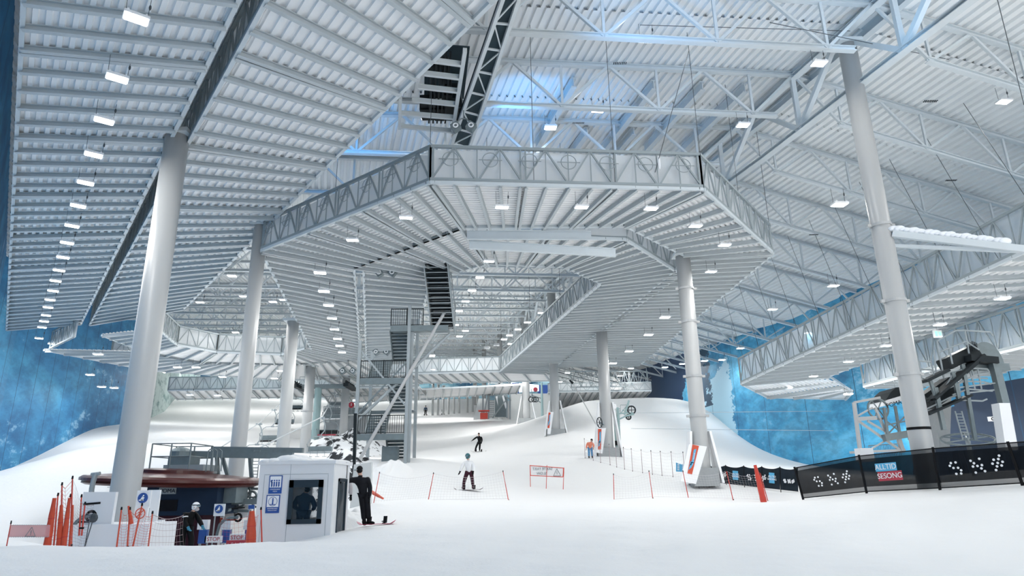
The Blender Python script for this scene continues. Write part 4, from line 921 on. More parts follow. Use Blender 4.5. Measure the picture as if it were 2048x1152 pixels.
# ---- chairlift bottom station
def station():
    Y = 28.6; c = V(aty(350, 962, Y)); cx, cz = c.x, c.z; ZW = 0.20
    t = thing('chairlift_station', 'chairlift drive station with big maroon bullwheel disc around the leaning column', 'lift station', (cx, Y, -1.0))
    R3 = Matrix.Rotation(math.radians(2.2), 3, 'Y') @ Matrix.Rotation(math.radians(1.0), 3, 'X')
    MB().lathe((cx, Y, cz+ZW), [(1.0, 0.16), (3.30, -0.02), (3.42, -0.10), (3.42, -0.20), (3.30, -0.23), (3.34, -0.29), (3.20, -0.36), (2.9, -0.38), (1.9, -0.42), (1.5, -0.42)], 64, R3).build('bullwheel_cover', 'maroon', t, smooth=False)
    MB().lathe((cx, Y, cz+ZW+.12), [(1.45, 0.0), (1.45, 0.12), (1.0, 0.18)], 40, R3).build('hub', 'maroon', t)
    s = MB()
    for k in range(6):
        a = -2.3+k*0.36; s.box((cx+2.35*math.cos(a), Y+2.35*math.sin(a), cz+ZW-.42), (0.55, 0.16, 0.03), Matrix.Rotation(a+math.pi/2, 3, 'Z'))
    s.build('spoke_slot', 'signwhite', t)
    def bx(name, pa, pb, y, dep, m, par=None):
        a, b_ = aty(*pa, y), aty(*pb, y); return MB().box(((a.x+b_.x)/2, y+dep/2, (a.z+b_.z)/2), (abs(b_.x-a.x), dep, abs(a.z-b_.z))).build(name, m, par or t)
    h = bx('drive_housing', (296, 968), (430, 1030), 27.0, 2.2, 'navy'); bx('drive_column', (318, 1030), (398, 1100), 27.2, 1.6, 'pantsplum')
    bx('gear_box', (394, 972), (470, 1006), 27.6, 1.2, 'galv'); bx('name_plate', (319, 974), (351, 988), 26.95, .04, 'galvlight')
    a = aty(335, 982, 26.93); text('POMA', 0.22, a, Matrix.Rotation(math.pi/2, 3, 'X'), 'navy', t, ext=.004)
    bx('inspection_hatch', (320, 1000), (352, 1022), 26.95, .05, 'blackfabric'); bx('machine_block', (337, 912), (376, 936), Y-.3, 1.0, 'galv'); bx('machine_base', (327, 930), (405, 946), Y-.5, 1.6, 'galvlight')
    m = aty(357, 905, Y); MB().lathe((m.x, Y+.2, m.z-.25), [(.42, 0), (.42, .3), (.30, .42), (.1, .48)], 20).build('motor_cap', 'galv', t)
    r = MB(); zs = aty(350, 940, Y).z; zt = aty(350, 887, Y-1).z; xl, xr = aty(329, 900, Y).x, aty(404, 900, Y).x
    for x in (xl, (xl+xr)/2, xr):
        for y in (Y-1, Y+1.0): r.tube((x, y, zs), (x, y, zt), .03, n=6)
    for z in (zt, (zs+zt)/2):
        r.path([(xl, Y-1, z), (xr, Y-1, z), (xr, Y+1, z), (xl, Y+1, z), (xl, Y-1, z)], .025)
    r.build('cage_rail', 'galv', t)
    r = MB()
    for k in range(3): x = aty(412+k*9, 940, 27.8).x; r.path([(x, 27.8, zs-.1), (x, 27.8, zs+.7), (x+.08, 27.8, zs+.78), (x+.2, 27.8, zs+.7), (x+.25, 27.8, zs-.1)], .022)
    r.build('ladder_hoop', 'galv', t)
    b = MB()
    for (pa, pb, y, th) in (((424, 898), (606, 901), 30.5, .22), ((382, 908), (586, 912), 29.4, .26)): b.beam(aty(*pa, y), aty(*pb, y), .25, th)
    b.build('rope_guide_beam', 'galv', t)
    st = MB()
    for (pa, pb, y) in (((444, 912), (458, 960), 29.6), ((434, 912), (436, 950), 29.6), ((565, 912), (570, 950), 29.6), ((500, 912), (505, 980), 29.9)): st.beam(aty(*pa, y), aty(*pb, y), .14, .14)
    for x in (508, 520):
        st.tube(aty(x, 900, 30.2), aty(x-6, 960, 30.2), .02, n=5)
    for k in range(9): st.tube(aty(508-k*.6, 903+k*6.5, 30.2), aty(520-k*.6, 903+k*6.5, 30.2), .015, n=5)
    st.build('strut', 'galv', t)
    w_ = MB()   # conveyor machinery between housing and kiosk
    for k in range(6): q = aty(455+k*12, 985+(k % 3)*9, 29.0); w_.ring(q, .22, .05, 'Y', 16, 5)
    for (pa, pb, y, th) in (((398, 1004), (520, 1003), 28.6, .22), ((430, 975), (525, 978), 29.2, .10), ((440, 990), (524, 996), 29.2, .06), ((430, 1020), (500, 1022), 28.9, .10), ((392, 1012), (392, 1060), 27.5, .30), ((425, 1000), (460, 1020), 28.3, .12)): w_.beam(aty(*pa, y), aty(*pb, y), .3, th)
    for x in (452, 468, 484, 500): w_.beam(aty(x, 965, 29.4), aty(x, 1005, 29.4), .08, .08)
    w_.build('conveyor_machinery', 'galv', t)
    for (pa, pb) in (((432, 1010), (470, 1034)), ((470, 1010), (495, 1035))): bx('white_fairing', pa, pb, 29.3, .3, 'signwhite')
    bx('red_skirt', (405, 1036), (450, 1046), 28.9, .2, 'wood')
    arm = MB(); P = [aty(x, y, 25.2) for x, y in ((193, 946), (190, 952), (186, 965), (183, 980), (183, 995), (186, 1006))]; arm.path(P, .09, 8); arm.tube(aty(183, 949, 25.2), aty(200, 947, 25.2), .07, n=8); arm.tube(aty(181, 991, 25.2), aty(192, 991, 25.2), .06, n=8); arm.build('guard_arm', 'galvlight', t)
    return t
station()
# turnstile chair gate arcs and boards
def gate(label, pts, y, m='galv', r=.05):
    b = MB(); P = [aty(a, c_, y) for a, c_ in pts]; b.path(P, r, 8); b.m(1)
    e = P[-1]; b.ring(e, .12, .04, 'Y', 12, 5); b.tube(e+V((-.25, 0, .3)), e+V((.2, 0, .33)), .03, n=6); b.tube(P[len(P)//2], P[len(P)//2]+V((.35, 0, 0)), .025, n=6)
    return b.build('boarding_gate', [m, 'black'], label=label, category='gate')
gate('curved grey boarding gate arm beside the net poles', [(141, 1090), (141, 1072), (145, 1056), (153, 1044), (165, 1034), (182, 1032)], 18.6)
gate('curved grey boarding gate arm beside the stop boards', [(431, 1086), (434, 1068), (439, 1050), (449, 1040), (460, 1035), (476, 1035)], 24.5)
def board(name, label, pa, pb, y, m, cat, dep=.06, txt=None, tm='crimson', ts=.12, group=None, lift=True):
    a, b_ = aty(*pa, y), aty(*pb, y); cx, w_ = (a.x+b_.x)/2, abs(b_.x-a.x); zt, zb = max(a.z, b_.z), min(a.z, b_.z); g_ = gz(cx, y)
    t = thing(name, label, cat, (cx, y, min(zb, g_)), group=group)
    MB().box((cx, y+dep/2, (zt+zb)/2), (w_, dep, zt-zb)).build('panel', m, t)
    if lift:
        s = MB()
        for x in (cx-w_*.4, cx+w_*.4): s.tube((x, y+dep+.02, min(zb, g_)-.05), (x, y+dep+.02, zt), .025, n=6)
        s.build('stand', 'galvlight', t)
    if txt: text(txt, ts, (cx, y-.006, (zt+zb)/2), Matrix.Rotation(math.pi/2, 3, 'X'), tm, t, ext=.003)
    return t
board('stop_board', 'white STOP board in front of the dark drive column', (317, 1077), (347, 1084), 22.6, 'signwhite', 'stop board', txt='STOP', ts=.15, group='stop boards')
board('stop_board', 'white STOP board beside the curved gate arm', (410, 1072), (443, 1085), 24.0, 'signwhite', 'stop board', txt='STOP', ts=.18, group='stop boards')
board('stop_board', 'white STOP board above the red drink panel', (460, 1068), (488, 1082), 24.0, 'signwhite', 'stop board', txt='STOP', ts=.18, group='stop boards')
board('drink_panel', 'red drink advert panel with white lettering by the lift gates', (453, 1081), (490, 1096), 23.8, 'crimson', 'advert panel', txt='Coca-Cola  TASTE', tm='signwhite', ts=.12)
for k, (pa, pb, yy) in enumerate((((307, 1061), (319, 1087), 22.8), ((398, 1060), (411, 1087), 24.0), ((445, 1060), (457, 1086), 24.2), ((490, 1060), (497, 1086), 24.4))):
    board('blue_pad', 'blue gate pad, %s of four along the boarding gates' % ('first', 'second', 'third', 'last')[k], pa, pb, yy, 'signblue', 'gate pad', dep=.15, group='blue gate pads')
    board('white_gate_post', 'white gate housing above the blue pad, %s of four' % ('first', 'second', 'third', 'last')[k], (pa[0]-2, 1040), (pb[0]+3, 1059), yy+.3, 'signwhite', 'gate housing', dep=.2, group='white gate housings')
def roundsign(name, label, c_, r_, y, ring, pa, pb, kind_):
    t = board(name, label, pa, pb, y, 'signwhite', 'sign', dep=.05); p = aty(*c_, y); RX = Matrix.Rotation(math.pi/2, 3, 'X'); rr = r_/FPX*y*1.0
    if kind_ == 'blue':
        MB().lathe((p.x, y-.012, p.z), [(rr, -.01), (rr, .01)], 28, RX).build('blue_disc', 'signblue', t)
        b = MB(); b.box((p.x, y-.03, p.z-rr*.1), (rr*.5, .012, rr*.7), Matrix.Rotation(.5, 3, 'Y')); b.box((p.x-rr*.2, y-.03, p.z-rr*.4), (rr*.9, .012, rr*.22)); b.ell((p.x+rr*.15, y-.03, p.z+rr*.45), (rr*.16, .008, rr*.16), 8, 5); b.build('pictogram', 'signwhite', t)
    else:
        MB().ring((p.x, y-.02, p.z), rr, rr*.10, 'Y', 28, 6).build('prohibition_ring', 'orange', t)
        b = MB(); b.box((p.x, y-.02, p.z), (rr*1.9, .015, rr*.16), Matrix.Rotation(-.8, 3, 'Y')); b.box((p.x, y-.02, p.z), (rr*.9, .012, rr*.14), Matrix.Rotation(.7, 3, 'Y')); b.ell((p.x, y-.02, p.z+rr*.45), (rr*.16, .01, rr*.16), 8, 5); b.build('prohibition_bar', 'orange', t)
    return t
roundsign('gate_sign', 'tall white panel with blue round chair sign next to the leaning column', (286, 996), 9.5, 19.6, 0, (275, 981), (298, 1016), 'blue')
roundsign('gate_sign', 'white panel with orange no-swinging prohibition ring', (281, 1027), 9, 19.4, 0, (270, 1014), (292, 1050), 'ban')
roundsign('gate_sign', 'small white board with blue round sign behind the worker', (438, 1018), 7.5, 26.0, 0, (429, 1008), (448, 1032), 'blue')
board('white_post_panel', 'narrow white upright panel between the round signs and the drive housing', (297, 980), (308, 1078), 20.2, 'signwhite', 'panel', dep=.06)
board('exit_board', 'small dark notice above the orange net roll', (497, 1010), (508, 1018), 24.0, 'signblue', 'notice', dep=.04)
# padded box round the foot of the leaning column
b = MB(); a, c_ = aty(140, 1050, 18.4), aty(300, 1050, 18.4); b.box(((a.x+c_.x)/2, 19.1, (a.z-.6)/2+.0), (c_.x-a.x, 1.5, a.z+.6)); b.build('padding_box', 'signwhite', label='large white padding box around the foot of the leaning column', category='padding')
a, c_ = aty(158, 1049, 18.6), aty(222, 1049, 18.6); d_, e_ = aty(167, 984, 18.6), aty(232, 984, 18.6)
MB().prism([a, c_, e_, d_], (0, .12, 0)).build('leaning_pad', 'white', label='slanted white pad standing on the padding box', category='padding')
b = MB(); P0, P1, P2 = aty(187, 1036, 18.2), aty(169, 1096, 18.2), aty(180, 1036, 18.2); b.path([P0, P1, P2], .012); b.ell(P0, (.12, .08, .12), 8, 6); b.build('cord_loop', 'cable', label='dark cord hanging in a loop over the padding box', category='cord')

# ---- nets and poles at the near side of the station
PY = 15.6
def PN(x, y): return aty(x, y, PY)
lab = 'red net pole in the cluster beside the lift station'
for i, (a, c_) in enumerate((((124, 969), (123, 1098)), ((145, 956), (142, 1094)), ((116, 990), (108, 1098)), ((141, 992), (131, 1098)), ((163, 993), (160, 1060)), ((170, 1008), (165, 1060)))):
    pole('red net pole of the lift-side cluster, %s counted from the pink banner' % ('second', 'tallest', 'first', 'third', 'fifth', 'sixth')[i], PN(*a), PN(c_[0], c_[1]), .018, 'red', group='poles of the lift-side cluster')
for i, (a, c_, r) in enumerate((((109, 996), (93, 1100), .085), ((123, 1010), (118, 1100), .07), ((139, 996), (126, 1100), .065), ((146, 1010), (140, 1096), .04))):
    roll('rolled orange net tied to a pole, %s from the pink banner' % ('first', 'second', 'third', 'fourth')[i], PN(*a), PN(*c_), r, group='rolled nets beside the lift station')
net('fine red net strung between the two tallest cluster poles', PN(124, 972), PN(145, 960), PN(122, 1098), PN(142, 1098), 'rednet', .09, .007)
net('pale red net sagging from the tallest cluster pole to the leaning pad', PN(146, 960), PN(187, 1010), PN(143, 1098), PN(170, 1098), 'greynet', .09, .005, .2)
net('red net between first cluster poles', PN(109, 998), PN(124, 976), PN(93, 1098), PN(122, 1098), 'rednet', .09, .007, .15)
p0, p1 = aty(22, 1046, 15.2), aty(12, 1098, 15.2); pole('thin dark red pole holding the free end of the pink banner', p0, p1, .012, 'red')
a, b_, c_, d_ = aty(21, 1050, 15.2), aty(100, 1050, 15.2), aty(98, 1074, 15.2), aty(17, 1074, 15.2)
t = thing('warning_banner', 'pale pink warning banner with triangle near the camera', 'banner', tuple((c_+d_)/2))
MB().prism([d_, c_, b_, a], (0, .01, 0)).build('cloth', 'pinknet', t)
m_ = aty(62, 1064, 15.18); q = MB()
P = [m_+V((-.11, 0, -.09)), m_+V((.11, 0, -.09)), m_+V((0, 0, .10))]; q.path([P[0], P[1], P[2], P[0]], .006, 4); q.box(m_+V((0, 0, .0)), (.012, .01, .07)); q.box(m_+V((0, 0, -.055)), (.014, .01, .014)); q.build('warning_triangle', 'galv', t)
q = MB()
for k in range(18):
    for s0, s1 in ((a, b_), (d_, c_)): u = s0.lerp(s1, (k+.2)/18); v_ = s0.lerp(s1, (k+.7)/18); q.beam(u-V((0, .01, 0)), v_-V((0, .01, 0)), .008, .012)
q.build('stitched_hem', 'galvlight', t)
PY2 = 17.4
P2_ = lambda x, y: aty(x, y, PY2)
for i, (a, c_) in enumerate((((243, 1018), (233, 1099)), ((260, 1018), (255, 1097)), ((284, 1010), (264, 1098)), ((305, 1026), (296, 1098)))):
    pole('orange net pole in front of the padding box, %s from the column' % ('first', 'second', 'third', 'fourth')[i], P2_(*a), P2_(*c_), .02, 'orange', group='poles in front of the padding box')
net('pale red net in front of the padding box', P2_(243, 1022), P2_(260, 1022), P2_(233, 1098), P2_(255, 1098), 'rednet', .07, .005)
net('pale red net under the prohibition sign', P2_(260, 1022), P2_(284, 1016), P2_(255, 1098), P2_(264, 1098), 'rednet', .07, .005)
net('pale red net beside the blue gate pad', P2_(284, 1016), P2_(305, 1030), P2_(264, 1098), P2_(296, 1098), 'rednet', .07, .005)
net('wide-mesh net in front of the dark drive column', P2_(306, 1030), aty(367, 1030, 19), P2_(297, 1098), aty(366, 1096, 19), 'greynet', .14, .007, .1)
roll('small rolled orange net between padding box poles', P2_(257, 1012), P2_(263, 1048), .05, 'orange')
net('red net hanging between the worker and the orange roll', aty(440, 1036, 22.5), aty(500, 1030, 22.5), aty(440, 1098, 22.5), aty(497, 1098, 22.5), 'rednet', .12, .004, .1)
roll('thick rolled orange net beside the kiosk', aty(504, 1022, 19.2), aty(501, 1098, 19.2), .15, 'orange')
net('orange net stretched to the kiosk corner', aty(506, 1020, 19), aty(516, 1030, 19.2), aty(505, 1096, 19), aty(508, 1096, 19.2), 'orange', .06, .006)
pole('red pole standing in front of the kiosk corner', aty(522, 1018, 18.8), aty(525, 1092, 18.8), .022, 'red')

# ---- nets across the run-out
def fpole(label, top, bot, y, group, r=.02, m='red'):
    b_ = aty(*bot, y); t_ = aty(*top, y); b_.z = min(b_.z, gz(b_.x, b_.y)+.02) if True else b_.z
    pole(label, t_, b_, r, m, group=group); return t_, b_
A = [fpole('thin red pole leaning beside the fallen net roll', (759, 946), (746, 996), 29.5, None, .018),
     fpole('red pole of the run-out net, the one before the white-jacket rider', (867, 947), (855, 1004), 31, 'poles of the run-out net'),
     fpole('red pole of the run-out net, the one after the white-jacket rider', (1006, 943), (1018, 1002), 31, 'poles of the run-out net')]
for i in range(2): net('pale fine net of the run-out, %s span' % ('shorter', 'longer')[i], A[i][0], A[i+1][0], A[i][1]+V((0, 0, .1)), A[i+1][1]+V((0, 0, .1)), 'palegrid', .12, .005, .22, group='run-out net spans')
roll('fallen red rolled net lying on the snow', aty(766, 997, 29.0), aty(738, 981, 30.4), .085, 'orange')
B_ = [fpole('red pole of the second net, %s in the row' % ('first', 'second', 'third', 'fourth', 'fifth')[i], tp, bt, 32, 'poles of the second net') for i, (tp, bt) in enumerate((((1227, 949), (1228, 1003)), ((1298, 943), (1306, 998)), ((1366, 943), (1378, 999)), ((1453, 942), (1467, 1001)), ((1520, 945), (1537, 1004))))]
for i in range(4): net('pale fine net, %s span of the second row' % ('first', 'second', 'third', 'last')[i], B_[i][0], B_[i+1][0], B_[i][1]+V((0, 0, .1)), B_[i+1][1]+V((0, 0, .1)), 'palegrid', .12, .004, .2, group='second net spans')
roll('tall thick red rolled net leaning before the black banners', aty(1510, 930, 31.5), aty(1528, 1006, 31.5), .15, 'red')
row = ((1170, 883, 909), (1186, 886, 911), (1201, 895, 917), (1220, 897, 926), (1233, 905, 928), (1249, 903, 934), (1265, 906, 939), (1285, 909, 943), (1305, 912, 948), (1324, 913, 949), (1346, 915, 954), (1369, 918, 942))
C_ = []
for i, (x, a, b_) in enumerate(row):
    y = 52-i*1.1; q = aty(x, b_, y); q.z = gz(q.x, q.y); tp = q+V((0, 0, 1.45)); C_.append((tp, q))
    pole('slim grey-red pole along the mound foot, number %s from the orange jacket' % 'one two three four five six seven eight nine ten eleven twelve'.split()[i], tp, q, .022, 'greynet', group='poles along the mound foot')
for i in range(len(C_)-1): net('pale net along the mound foot, span %s' % 'one two three four five six seven eight nine ten eleven'.split()[i], C_[i][0], C_[i+1][0], C_[i][1]+V((0, 0, .05)), C_[i+1][1]+V((0, 0, .05)), 'palegrid', .18, .005, .1, group='mound foot net spans')
# slow banner (its writing faces uphill, seen reversed)
Y = 37.5; q0 = aty(1094, 975, Y); g_ = gz(q0.x, Y)
t = thing('slow_banner', 'white slow-down banner in red tape seen from behind', 'banner', (q0.x, Y, g_))
tl, tr, bl, br = aty(1060, 931, Y), aty(1127, 936, Y), aty(1061, 951, Y), aty(1126, 954, Y)
MB().prism([bl, br, tr, tl], (0, .008, 0)).build('cloth', 'palecloth', t)
q = MB(); q.path([tl, tr, br, bl, tl], .022, 6); q.build('red_tape', 'red', t)
for x0_, x1_ in ((1060, 1061), (1094, 1092), (1128, 1126)):
    a = aty(x0_, 930 if x0_ < 1120 else 935, Y); b2 = aty(x1_, 976, Y); b2.z = g_-.1; MB().tube(b2, a, .02, .016, 6).build('pole', 'red', t)
RB = Matrix.Rotation(math.pi, 3, 'Z') @ Matrix.Rotation(math.pi/2, 3, 'X')
text('SAKTE FART', .20, aty(1085, 938, Y-.02), RB, 'galv', t); text('SLOW', .20, aty(1083, 947, Y-.02), RB, 'galv', t)
a = aty(1114, 945, Y-.03); q = MB(); q.path([a+V((-.2, 0, -.18)), a+V((.2, 0, -.18)), a+V((0, 0, .2)), a+V((-.2, 0, -.18))], .012, 4); q.box(a-V((0, 0, .02)), (.025, .01, .16)); q.build('warning_triangle', 'galv', t)

# ---- banners on the padded columns
def colbanner(label, quad, inner, y, txt, dy=.10):
    P = [aty(*p, y) for p in quad]; zmin = min(p.z for p in P)
    t = thing('column_banner', label, 'banner', (sum(p.x for p in P)/4, y, zmin))
    MB().prism([p for p in P], (0, .1, 0)).build('white_pad', 'signwhite', t)
    I = [aty(*p, y-.02) for p in inner]; MB().prism(I, (0, .012, 0)).build('red_field', 'orange', t)
    u = (I[3]-I[0]); v_ = (I[1]-I[0]); q = MB()
    def pt(a, b_): return I[0]+v_*a+u*b_+V((0, -.012, 0))
    q.prism([pt(.45, .38), pt(.95, .38), pt(.98, .88), pt(.48, .84)], (0, .01, 0)); q.prism([pt(.05, .12), pt(.6, .22), pt(.95, .40), pt(.35, .42)], (0, .01, 0)); q.prism([pt(.1, .30), pt(.5, .30), pt(.45, .44), pt(.2, .42)], (0, .01, 0)); q.build('blue_motif', 'cyan', t)
    if txt:
        d = u.normalized(); n_ = V((0, -1, 0)); R = Matrix((d, n_.cross(d), n_)).transposed(); text(txt, v_.length*.36, pt(.72, .62)+V((0, -.02, 0)), R, 'signwhite', t)
    return t
colbanner('large slanted banner, orange with blue, on the clamped column foot', [(1361, 962), (1392, 968), (1414, 893), (1378, 888)], [(1375, 947), (1384, 949), (1398, 892), (1385, 889)], 33.8, 'Norlandia')
colbanner('middle banner with orange and blue field on the padded column', [(1192, 905), (1205, 907), (1212, 856), (1193, 857)], [(1196, 899), (1202, 899), (1203, 858), (1196, 858)], 52.0, None)
colbanner('distant small banner with red and blue field on the padded column', [(1095, 868), (1101, 868), (1107, 824), (1097, 824)], [(1095, 856), (1099, 856), (1101, 825), (1097, 825)], 66.5, None)

# ---- dark banner fences on the right
DS = [(0, 2), (1, 2.05), (-.35, 1.45), (.3, .95), (1.25, .9), (1.75, .35), (.6, -.3), (1.6, -.3)]
DN = [(0, 2.1), (1.8, 2.35), (.55, 1.55), (.2, .9), (1.1, .95), (2.0, 1.05), (1.75, .4), (.45, -.35), (2.3, -.2)]
DO = [(1.6, 2.6), (.4, 1.9), (1.3, 1.95), (0, 1.15), (1.0, 1.2), (1.95, 1.35), (.7, .55), (1.6, .65), (.35, -.15)]
def dots(parent, o, ux, uz, s, r, m='signwhite'):
    """three dotted characters; o origin, ux unit along banner, uz unit up, n outward"""
    n_ = ux.cross(uz).normalized(); b = MB(); R = Matrix((ux, n_.cross(ux), n_)).transposed()
    for k, g_ in enumerate((DS, DN, DO)):
        for x, z in g_: b.lathe(o+ux*((x+k*4.1)*s)+uz*(z*s)-n_*(-.01), [(r, -.004), (r, .004)], 12, R)
    return b.build('dotted_name', m, parent)
def banner_row(px0, y0, px1, y1, n, top0, top1, bot0, bot1, m, labels, style, dark=None):
    ps = []
    for i in range(n+1):
        k = i/n; iy = 1/y0+(1/y1-1/y0)*k; y = 1/iy; px = px0+(px1-px0)*k; tp = aty(px, top0+(top1-top0)*k, y); bt = aty(px+style['lean'], bot0+(bot1-bot0)*k, y); ps.append((tp, bt))
    for i in range(n):
        (ta, ba), (tb, bb_) = ps[i], ps[i+1]; t = thing('banner_fence', labels[i], 'banner fence', tuple((ba+bb_)/2), group=style['group'])
        ux = (bb_-ba).normalized(); uz = ((ta-ba)+(tb-bb_)).normalized(); P = []; nn = 10
        for j in range(nn+1):
            u = j/nn; P += [ba.lerp(bb_, u), ta.lerp(tb, u)-V((0, 0, style['sag']*4*u*(1-u)))]
            P[-2] = P[-2]+V((0, .03*math.sin(7*u), 0)); P[-1] = P[-1]+V((0, .05*math.sin(9*u), 0))
        MB().add(P, [(2*j, 2*j+2, 2*j+3, 2*j+1) for j in range(nn)]).build('cloth', m, t)
        h = MB(); h.path([P[2*j+1] for j in range(nn+1)], style['pr']*.6, 5); h.path([P[2*j] for j in range(nn+1)], style['pr']*.5, 5); h.build('hem', 'black', t)
        MB().tube(ba-V((0, 0, .25)), ta+V((0, 0, .04)), style['pr'], n=6).build('pole', 'black', t)
        yield i, t, ba, bb_, ta, tb, ux, uz
stl = dict(lean=1, group='charcoal banner fence behind', sag=.10, pr=.02)
labs = ['charcoal banner panel with %s, %s' % x for x in (('white dots', 'at the padded column'), ('a cyan patch', 'second from the padded column'), ('white dots', 'behind the tall red roll'), ('a cyan patch', 'fourth from the padded column'), ('faint white dots', 'at the start of the black mesh'))]
for i, t, ba, bb_, ta, tb, ux, uz in banner_row(1415, 37, 1596, 33, 5, 930, 936, 963, 983, 'bannercloth', labs, stl):
    H = (ta-ba).length; L_ = (bb_-ba).length; o = ba+V((0, -.10, 0))
    if i in (0, 2, 4): dots(t, o+ux*L_*.18+uz*H*.36, ux, uz, H*.115*.9 if L_ > 1 else .05, H*.035)
    else:
        c_ = o+ux*L_*.35+uz*H*.25; w_ = L_*.30; MB().prism([c_, c_+ux*w_, c_+ux*w_+uz*H*.5, c_+uz*H*.5], (0, .01, 0)).build('cyan_patch', 'cyan', t)
        n_ = ux.cross(uz).normalized(); R = Matrix((ux, n_.cross(ux), n_)).transposed()
        text('ALLTID\nSESONG', H*.13, c_+ux*w_*.5+uz*H*.25+V((0, -.02, 0)), R, 'signwhite', t)
stl = dict(lean=12, group='black mesh banner fence', sag=.0, pr=.035)
labs = ['black mesh banner panel with white dotted name beside the tall red roll', 'black mesh panel with blue and red ALLTID SESONG patch before the banded column', 'black mesh panel with white dotted name before the drag lift station', 'black mesh panel at the picture edge before the padded post']
gen = banner_row(1590, 38*.82, 2200, 17.2, 4, 936, 866, 996, 978, 'blackmesh', labs, stl)
YB0 = 30.0
segs = [((1589, 936), (1606, 996), 29.5), ((1718, 912), (1733, 983), 27.2), ((1866, 897), (1879, 976), 24.6), ((2016, 886), (2044, 966), 22.3), ((2160, 876), (2184, 958), 20.6)]
PT = [(aty(*a, y), aty(*b2, y)) for a, b2, y in segs]
for i in range(4):
    (ta, ba), (tb, bb_) = PT[i], PT[i+1]; t = thing('banner_fence', labs[i], 'banner fence', tuple((ba+bb_)/2), group='black mesh banner fence')
    ux = (bb_-ba).normalized(); uz = ((ta-ba)+(tb-bb_)).normalized(); n_ = ux.cross(uz).normalized(); R = Matrix((ux, n_.cross(ux), n_)).transposed(); H = (ta-ba).length; L_ = (bb_-ba).length
    lo, hi = .13, .90
    def Q(u, v_): return ba.lerp(bb_, u).lerp(ta.lerp(tb, u), v_)
    for nm, v0, v1, mm in (('cloth', lo, hi, 'blackmesh'), ('lower_mesh', 0.0, lo, 'blackmeshthin'), ('upper_mesh', hi, 1.0, 'blackmeshthin')):
        P = []; nn = 12
        for j in range(nn+1):
            u = j/nn; w1 = .03*math.sin(8*u+i); P += [Q(u, v0)+n_*w1, Q(u, v1)+n_*w1*.6]
        MB().add(P, [(2*j, 2*j+2, 2*j+3, 2*j+1) for j in range(nn)]).build(nm, mm, t)
    h = MB(); h.tube(ta, tb, .022, n=6); h.tube(ba, bb_, .022, n=6); h.build('hem', 'black', t)
    MB().tube(ba-uz*.15, ta+uz*.05, .05, .045, 8).build('pole', 'black', t)
    if i in (0, 2): dots(t, Q(.30 if i == 0 else .24, .36)+n_*.10, ux, uz, H*.118, H*.030)
    if i == 1:
        for (u0, v0, w_, h_, mm, s_) in ((.22, .52, .30, .22, 'cyan', 'ALLTID'), (.235, .26, .34, .25, 'crimson', 'SESONG')):
            o = Q(u0, v0)+n_*.09; MB().prism([o, o+ux*L_*w_, o+ux*L_*w_+uz*H*h_, o+uz*H*h_], -n_*.01).build('colour_patch', mm, t)
            text(s_, H*.20, o+ux*L_*w_/2+uz*H*h_*.5+n_*.015, R, 'signwhite', t)
# cyan flag and its pole by the clamped column
a, b_, c_, d_ = aty(1352, 925, 36), aty(1370, 931, 36), aty(1370, 944, 36), aty(1352, 943, 36)
t = thing('cyan_banner', 'small cyan banner with white dots left of the slanted banner', 'banner', tuple((c_+d_)/2)); MB().prism([d_, c_, b_, a], (0, .01, 0)).build('cloth', 'cyan', t)
q = MB()
for i in range(4):
    for j in range(2): q.box(d_.lerp(a, .2+.2*i)+V((.12+.25*j, -.02, 0)), (.10, .008, .05))
q.build('white_dots', 'signwhite', t)

